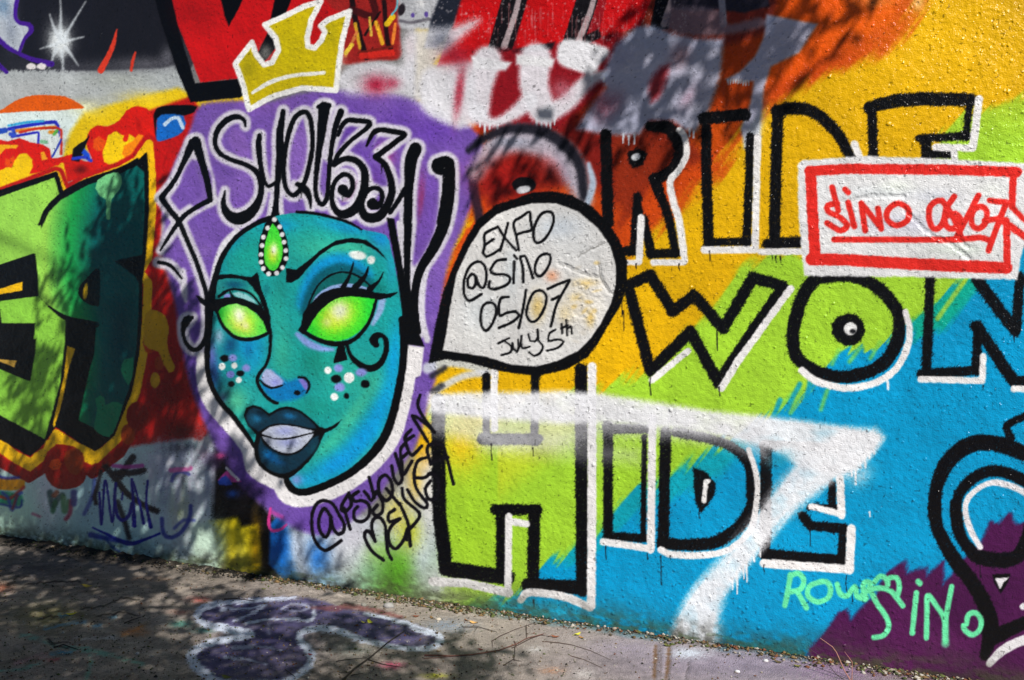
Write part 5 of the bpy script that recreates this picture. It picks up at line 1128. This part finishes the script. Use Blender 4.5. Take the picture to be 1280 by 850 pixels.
# ================================================================== LITTER
def attr_mat(name, rough):
    m, nt, N, L, B = new_mat(name); a = N.new("ShaderNodeVertexColor"); a.layer_name = "paint"
    L.new(a.outputs["Color"], B.inputs["Base Color"]); B.inputs["Roughness"].default_value = rough; return m
M_CHIP = attr_mat("litter_bits", .85)
mats = {}
def cmat(name, rgb):
    if name not in mats: mats[name] = plain(name, rgb, .75, .0008, 300, .3)
    return mats[name]
# crumbs, moss and leaf bits that nobody could count: along the joint and over the pavement
V_, F_, C_ = [], [], []
PAL = [(70, 58, 40), (96, 80, 52), (60, 70, 34), (120, 96, 60), (40, 36, 30), (150, 140, 126), (84, 92, 46), (110, 66, 40), (176, 170, 160)]
def crumb(p, r, c, flat):
    o = len(V_); k = rng.normal(0, 1, (6, 3)) * .25 + np.array([[1, 0, 0], [-1, 0, 0], [0, 1, 0], [0, -1, 0], [0, 0, 1], [0, 0, -1]])
    k[:, 2] *= flat
    a = rng.uniform(0, 6.28); ca, sa = math.cos(a), math.sin(a)
    k = np.column_stack([k[:, 0] * ca - k[:, 1] * sa, k[:, 0] * sa + k[:, 1] * ca, k[:, 2]])
    for q in k: V_.append((p[0] + q[0] * r, p[1] + q[1] * r * .7, p[2] + q[2] * r)); C_.append((*lin(c), 1))
    for q in ((0, 2, 4), (2, 1, 4), (1, 3, 4), (3, 0, 4), (2, 0, 5), (1, 2, 5), (3, 1, 5), (0, 3, 5)): F_.append([i + o for i in q])
for _ in range(6800):
    px = rng.uniform(-20, 1240); u = float(px_to_u(px)) + rng.normal(0, .02)
    dens = np.interp(px, [0, 120, 300, 420, 520, 620, 700, 900, 1200], [1.0, 1.0, .9, .5, 1.0, .6, .25, .3, .45])
    if rng.random() > dens: continue
    n = abs(rng.normal(0, .030 + .035 * rng.random() ** 2 if px > 330 else .06)) + .004
    if 480 < px < 620: n = abs(rng.normal(.05, .035)) + .004
    c = PAL[int(rng.integers(0, 7 if px < 640 else 9))]
    if px < 330 and rng.random() < .75: c = (34, 31, 26)
    crumb((u, -n, .006 + .010 * math.exp(-n / .04)), abs(rng.normal(0, .006)) + .0025, c, .55)
for _ in range(6500):
    px, py = rng.uniform(-20, 1100) * rng.uniform(.4, 1), rng.uniform(690, 862)
    p = ground_at(px, py)
    if p.y > -.03: continue
    crumb((p.x, p.y, .003), abs(rng.normal(0, .003)) + .0014, PAL[int(rng.integers(0, 9))], .6)
lit = add_obj("leaf_litter", mesh_from("leaf_litter", V_, F_, C_), M_CHIP, kind="stuff", label="brown and mossy crumbs strewn along the foot of the wall", category="litter")

def gz_at(p):
    j = int(np.clip(np.searchsorted(GX, p.x), 0, len(GX) - 1)); i = int(np.clip(np.searchsorted(GN, -p.y), 0, len(GN) - 1))
    return float(gz[i, j])
def leaf(px, py, size, ang, rgb, label, tilt=.15, wide=.36, mname="leaf"):
    g = ground_at(px, py); g.z = gz_at(g) + .003
    V, F = [], []
    n = 7
    for i in range(n + 1):
        t = i / n; x = (t - .5) * size; w = wide * size * math.sin(math.pi * t ** .8) ** .9 * .5 + .0004
        z = .18 * size * (2 * (t - .5)) ** 2 + .01 * size * math.sin(9 * t)
        V += [(x, -w, z + .25 * w), (x, 0, z), (x, w, z + .35 * w)]
    for i in range(n):
        a = i * 3
        F += [[a, a + 1, a + 4, a + 3], [a + 1, a + 2, a + 5, a + 4]]
    o = add_obj("fallen_leaf", None, label=label, category="leaf", group="fallen leaves on the pavement")
    o.location = g; o.rotation_euler = (tilt, .05, math.radians(ang))
    mm = cmat(f"leaf_{rgb[0]}_{rgb[1]}", rgb)
    add_obj("blade", mesh_from("blade", V, F, None, True), mm, o)
    v, f = tube([(-size * .5, 0, .18 * size), (-size * .68, .02 * size, .1 * size), (-size * .85, .05 * size, .03 * size)], [size * .018, size * .014, size * .01], 5)
    add_obj("leaf_stem", mesh_from("leaf_stem", v, f), mm, o)
for a in (
    (109.5, 734, .075, 15, (206, 176, 70), "yellow leaf lying on the broken pavement at the far left"),
    (89, 769, .06, 60, (190, 180, 30), "small yellow green leaf among blue paint specks on the left pavement"),
    (463, 779, .055, -25, (196, 196, 50), "yellow green leaf on the dark violet pavement tag"),
    (455, 779.5, .05, 170, (180, 176, 60), "thin olive leaf touching the yellow green one on the pavement tag"),
    (592, 779, .05, 5, (206, 160, 96), "tan leaf at the foot of the wall right of the pavement tag"),
    (583, 776, .04, 150, (130, 84, 46), "small brown leaf beside the tan one at the foot of the wall"),
    (694, 797, .045, 20, (134, 76, 46), "brown curled leaf on the pavement under the blue paint"),
    (722, 794, .05, 70, (196, 190, 60), "yellow green sprig leaf standing under the blue paint"),
    (727, 798, .035, -10, (150, 110, 60), "small tan leaf next to the yellow green sprig leaf"),
    (835, 808, .05, 12, (96, 96, 40), "olive leaf at the top of the pavement joint"),
    (973, 829, .045, 0, (84, 70, 40), "dark brown leaf on the lilac pavement at the right"),
    (997, 834, .04, 25, (110, 104, 44), "olive leaf right of the dark brown one on lilac pavement"),
    (388, 819, .028, 10, (150, 34, 50), "tiny red leaf on the pale outline of the pavement tag"),
    (601, 813, .03, 5, (110, 50, 46), "dark red leaf above the long bare twig"),
    (545, 846, .04, -15, (150, 150, 40), "yellow green leaf at the bottom edge left of centre"),
    (284, 848, .06, 8, (96, 98, 40), "olive leaf on the pale tag outline at the bottom edge"),
    (520, 771, .04, 40, (120, 66, 40), "reddish brown leaf in the litter at the wall foot"),
    (540, 773, .04, -30, (110, 84, 48), "dull brown leaf in the litter beside the reddish one"),
    (330, 737, .035, 30, (100, 104, 50), "mossy green leaf at the wall foot above the pavement tag"),
): leaf(*a)

def twig(lines, r, rgb, label, lift=None):
    """lines: list of pixel paths; the first is the main stem, the others its side shoots"""
    first = None
    o = None
    for i, (q, r0, r1) in enumerate(lines):
        q = curve(q, step=14)[0]
        pts = []
        for j, (x, y) in enumerate(q):
            g = ground_at(x, y); g.z = gz_at(g) + r0 + .003 * math.sin(j * 1.3 + i) ** 2
            pts.append(g)
        if o is None:
            first = pts[0].copy()
            o = add_obj("twig", None, label=label, category="twig", group="bare twigs on the pavement"); o.location = first
        rad = np.linspace(r0, r1, len(pts))
        v, f = tube([p - first for p in pts], rad, 6)
        add_obj("stem" if i == 0 else "side_shoot", mesh_from("stem", v, f, None, True), cmat(f"twig_{rgb[0]}", rgb), o)
twig([(Q3("545,690 700,696 830,690 1000,660 1110,625 1175,585 1280,560"), .0045, .002), (Q3("1110,625 1095,600 1110,640"), .002, .001), (Q3("540,710 600,704 690,699"), .002, .0012)], 0, (104, 66, 56), "long thin reddish bare twig right of the pavement tag")
twig([(Q3("35,850 110,780 200,712 330,605 420,540"), .0055, .003), (Q3("200,718 290,745 410,765"), .003, .001), (Q3("0,728 80,712 190,706"), .002, .001), (Q3("110,785 60,800 20,795"), .002, .001), (Q3("90,815 170,800"), .002, .001)], 0, (44, 36, 32), "dark forked twig lying across the pavement tag's right tail")
twig([(Q3("960,600 1010,572 1100,530 1230,490"), .0025, .001), (Q3("960,600 965,640"), .0018, .001), (Q3("1170,510 1172,590"), .002, .001)], 0, (70, 52, 46), "fine crooked twig between tan leaf and blue paint")
twig([(Q4("0,642 120,582 190,556 300,572"), .0025, .001), (Q4("95,490 97,580"), .002, .001), (Q4("20,630 15,725"), .002, .001)], 0, (66, 50, 42), "fine twig on the pavement under the white lettering edge")
twig([(Q4("200,596 400,622 520,660 655,722"), .0022, .001)], 0, (86, 66, 54), "hair thin straight twig pointing to the pavement joint")
twig([(Q4("385,690 480,720 600,772"), .002, .001)], 0, (96, 76, 62), "short hair thin twig below the straight one")
twig([(Q1("765,492 810,475 865,455"), .004, .002), (Q1("790,485 820,490"), .002, .001)], 0, (48, 40, 32), "short dark twig beside the orange stain, left pavement")
twig([(Q2("395,342 460,342 520,346 580,356"), .004, .002)], 0, (72, 56, 48), "short brown twig at the top edge of the pavement tag")
twig([(Q1("330,640 390,625 440,640 480,655"), .0035, .002), (Q1("300,590 340,625"), .002, .001)], 0, (36, 32, 28), "dark bent twig on the mint paint streak, left pavement")
twig([(Q3("1030,750 1090,715 1100,680"), .0025, .001), (Q3("1090,715 1140,725"), .002, .001)], 0, (58, 46, 40), "small forked twig below the long reddish one")
twig([(Q3("780,512 880,515 990,545"), .0025, .0012), (Q3("870,515 850,545"), .0015, .001)], 0, (52, 42, 36), "thin dark twig under the tan leaf at the wall foot")
twig([(Q2("770,775 800,800 835,825"), .0025, .001)], 0, (44, 38, 36), "tiny dark twig on the pale bottom outline of the pavement tag")

def stalk(paths, rgb, label):
    """dry weed: stems rise from the ground close to the wall; (px,py, distance from wall) per point"""
    o = None
    for i, (q, r0) in enumerate(paths):
        pts = []
        q = parse(q, 860, 690, .1882)
        g0 = ground_at(*q[0])
        for x, y in q:   # in the upright plane through the foot, parallel to the wall
            k = (x - CX) / FPX; n0 = -g0.y; Dn = CAM_D - n0
            u = (k * Dn * CYAW - Dn * SY) / (CYAW + k * SY); d = -u * SY + Dn * CYAW
            pts.append(Vector((u, g0.y, max(0.0, CAM_H - (y - CY) * d / FPX))))
        if o is None:
            f0 = pts[0].copy(); o = add_obj("dry_weed", None, label=label, category="weed"); o.location = f0
        v, f = tube([p - f0 for p in pts], np.linspace(r0, r0 * .4, len(pts)), 6)
        add_obj("stem", mesh_from("stem", v, f, None, True), cmat(f"weed_{rgb[0]}", rgb), o)
stalk([("1078,850 1040,790 1010,720 985,665 960,630 915,598 878,572", .003), ("1088,850 1090,790 1090,730 1065,695 1040,662", .0022)], (170, 120, 104), "pale dry weed stalks in front of the purple paint at the right")
stalk([("1040,850 990,818 945,765 900,712 850,672 806,640", .0022)], (60, 50, 46), "dark thin stem leaning left of the pale weed stalks")

def stone(px, py, r, rgb, label):
    g = ground_at(px, py); g.z = gz_at(g) + r * .3
    V, F = [], []
    for i in range(6):
        th = math.pi * i / 5
        for k in range(8):
            a = 2 * math.pi * k / 8; j = 1 + rng.uniform(-.18, .18)
            V.append((r * j * math.sin(th) * math.cos(a) * 1.3, r * j * math.sin(th) * math.sin(a), r * .75 * j * math.cos(th)))
    for i in range(5):
        for k in range(8): F.append([i * 8 + k, (i + 1) * 8 + k, (i + 1) * 8 + (k + 1) % 8, i * 8 + (k + 1) % 8])
    o = add_obj("stone", mesh_from("stone", V, F), cmat(f"stone_{rgb[0]}_{rgb[2]}", rgb), label=label, category="stone", group="stones at the wall foot"); o.location = g
for a in ((486, 759, .026, (150, 148, 146), "grey stone at the wall foot under the green spray"), (455, 757, .016, (130, 128, 120), "small grey stone left of the big one at the wall foot"), (548, 775, .013, (186, 176, 160), "pale pebble in the brown litter at the wall foot"),
          (214, 703, .018, (120, 118, 112), "grey stone in the dark soil strip at the left"), (262, 717, .02, (110, 104, 90), "brownish stone in the mossy strip under the yellow paint"), (300, 726, .016, (140, 134, 120), "small tan stone at the wall foot below the black paint"),
          (957, 827, .011, (200, 198, 200), "white pebble on the lilac pavement below the blue paint"), (922, 840, .01, (206, 206, 210), "white pebble near the bottom edge on lilac pavement"), (172, 817, .009, (206, 200, 192), "white pebble below the mint streaks on the left pavement")):
    stone(*a)
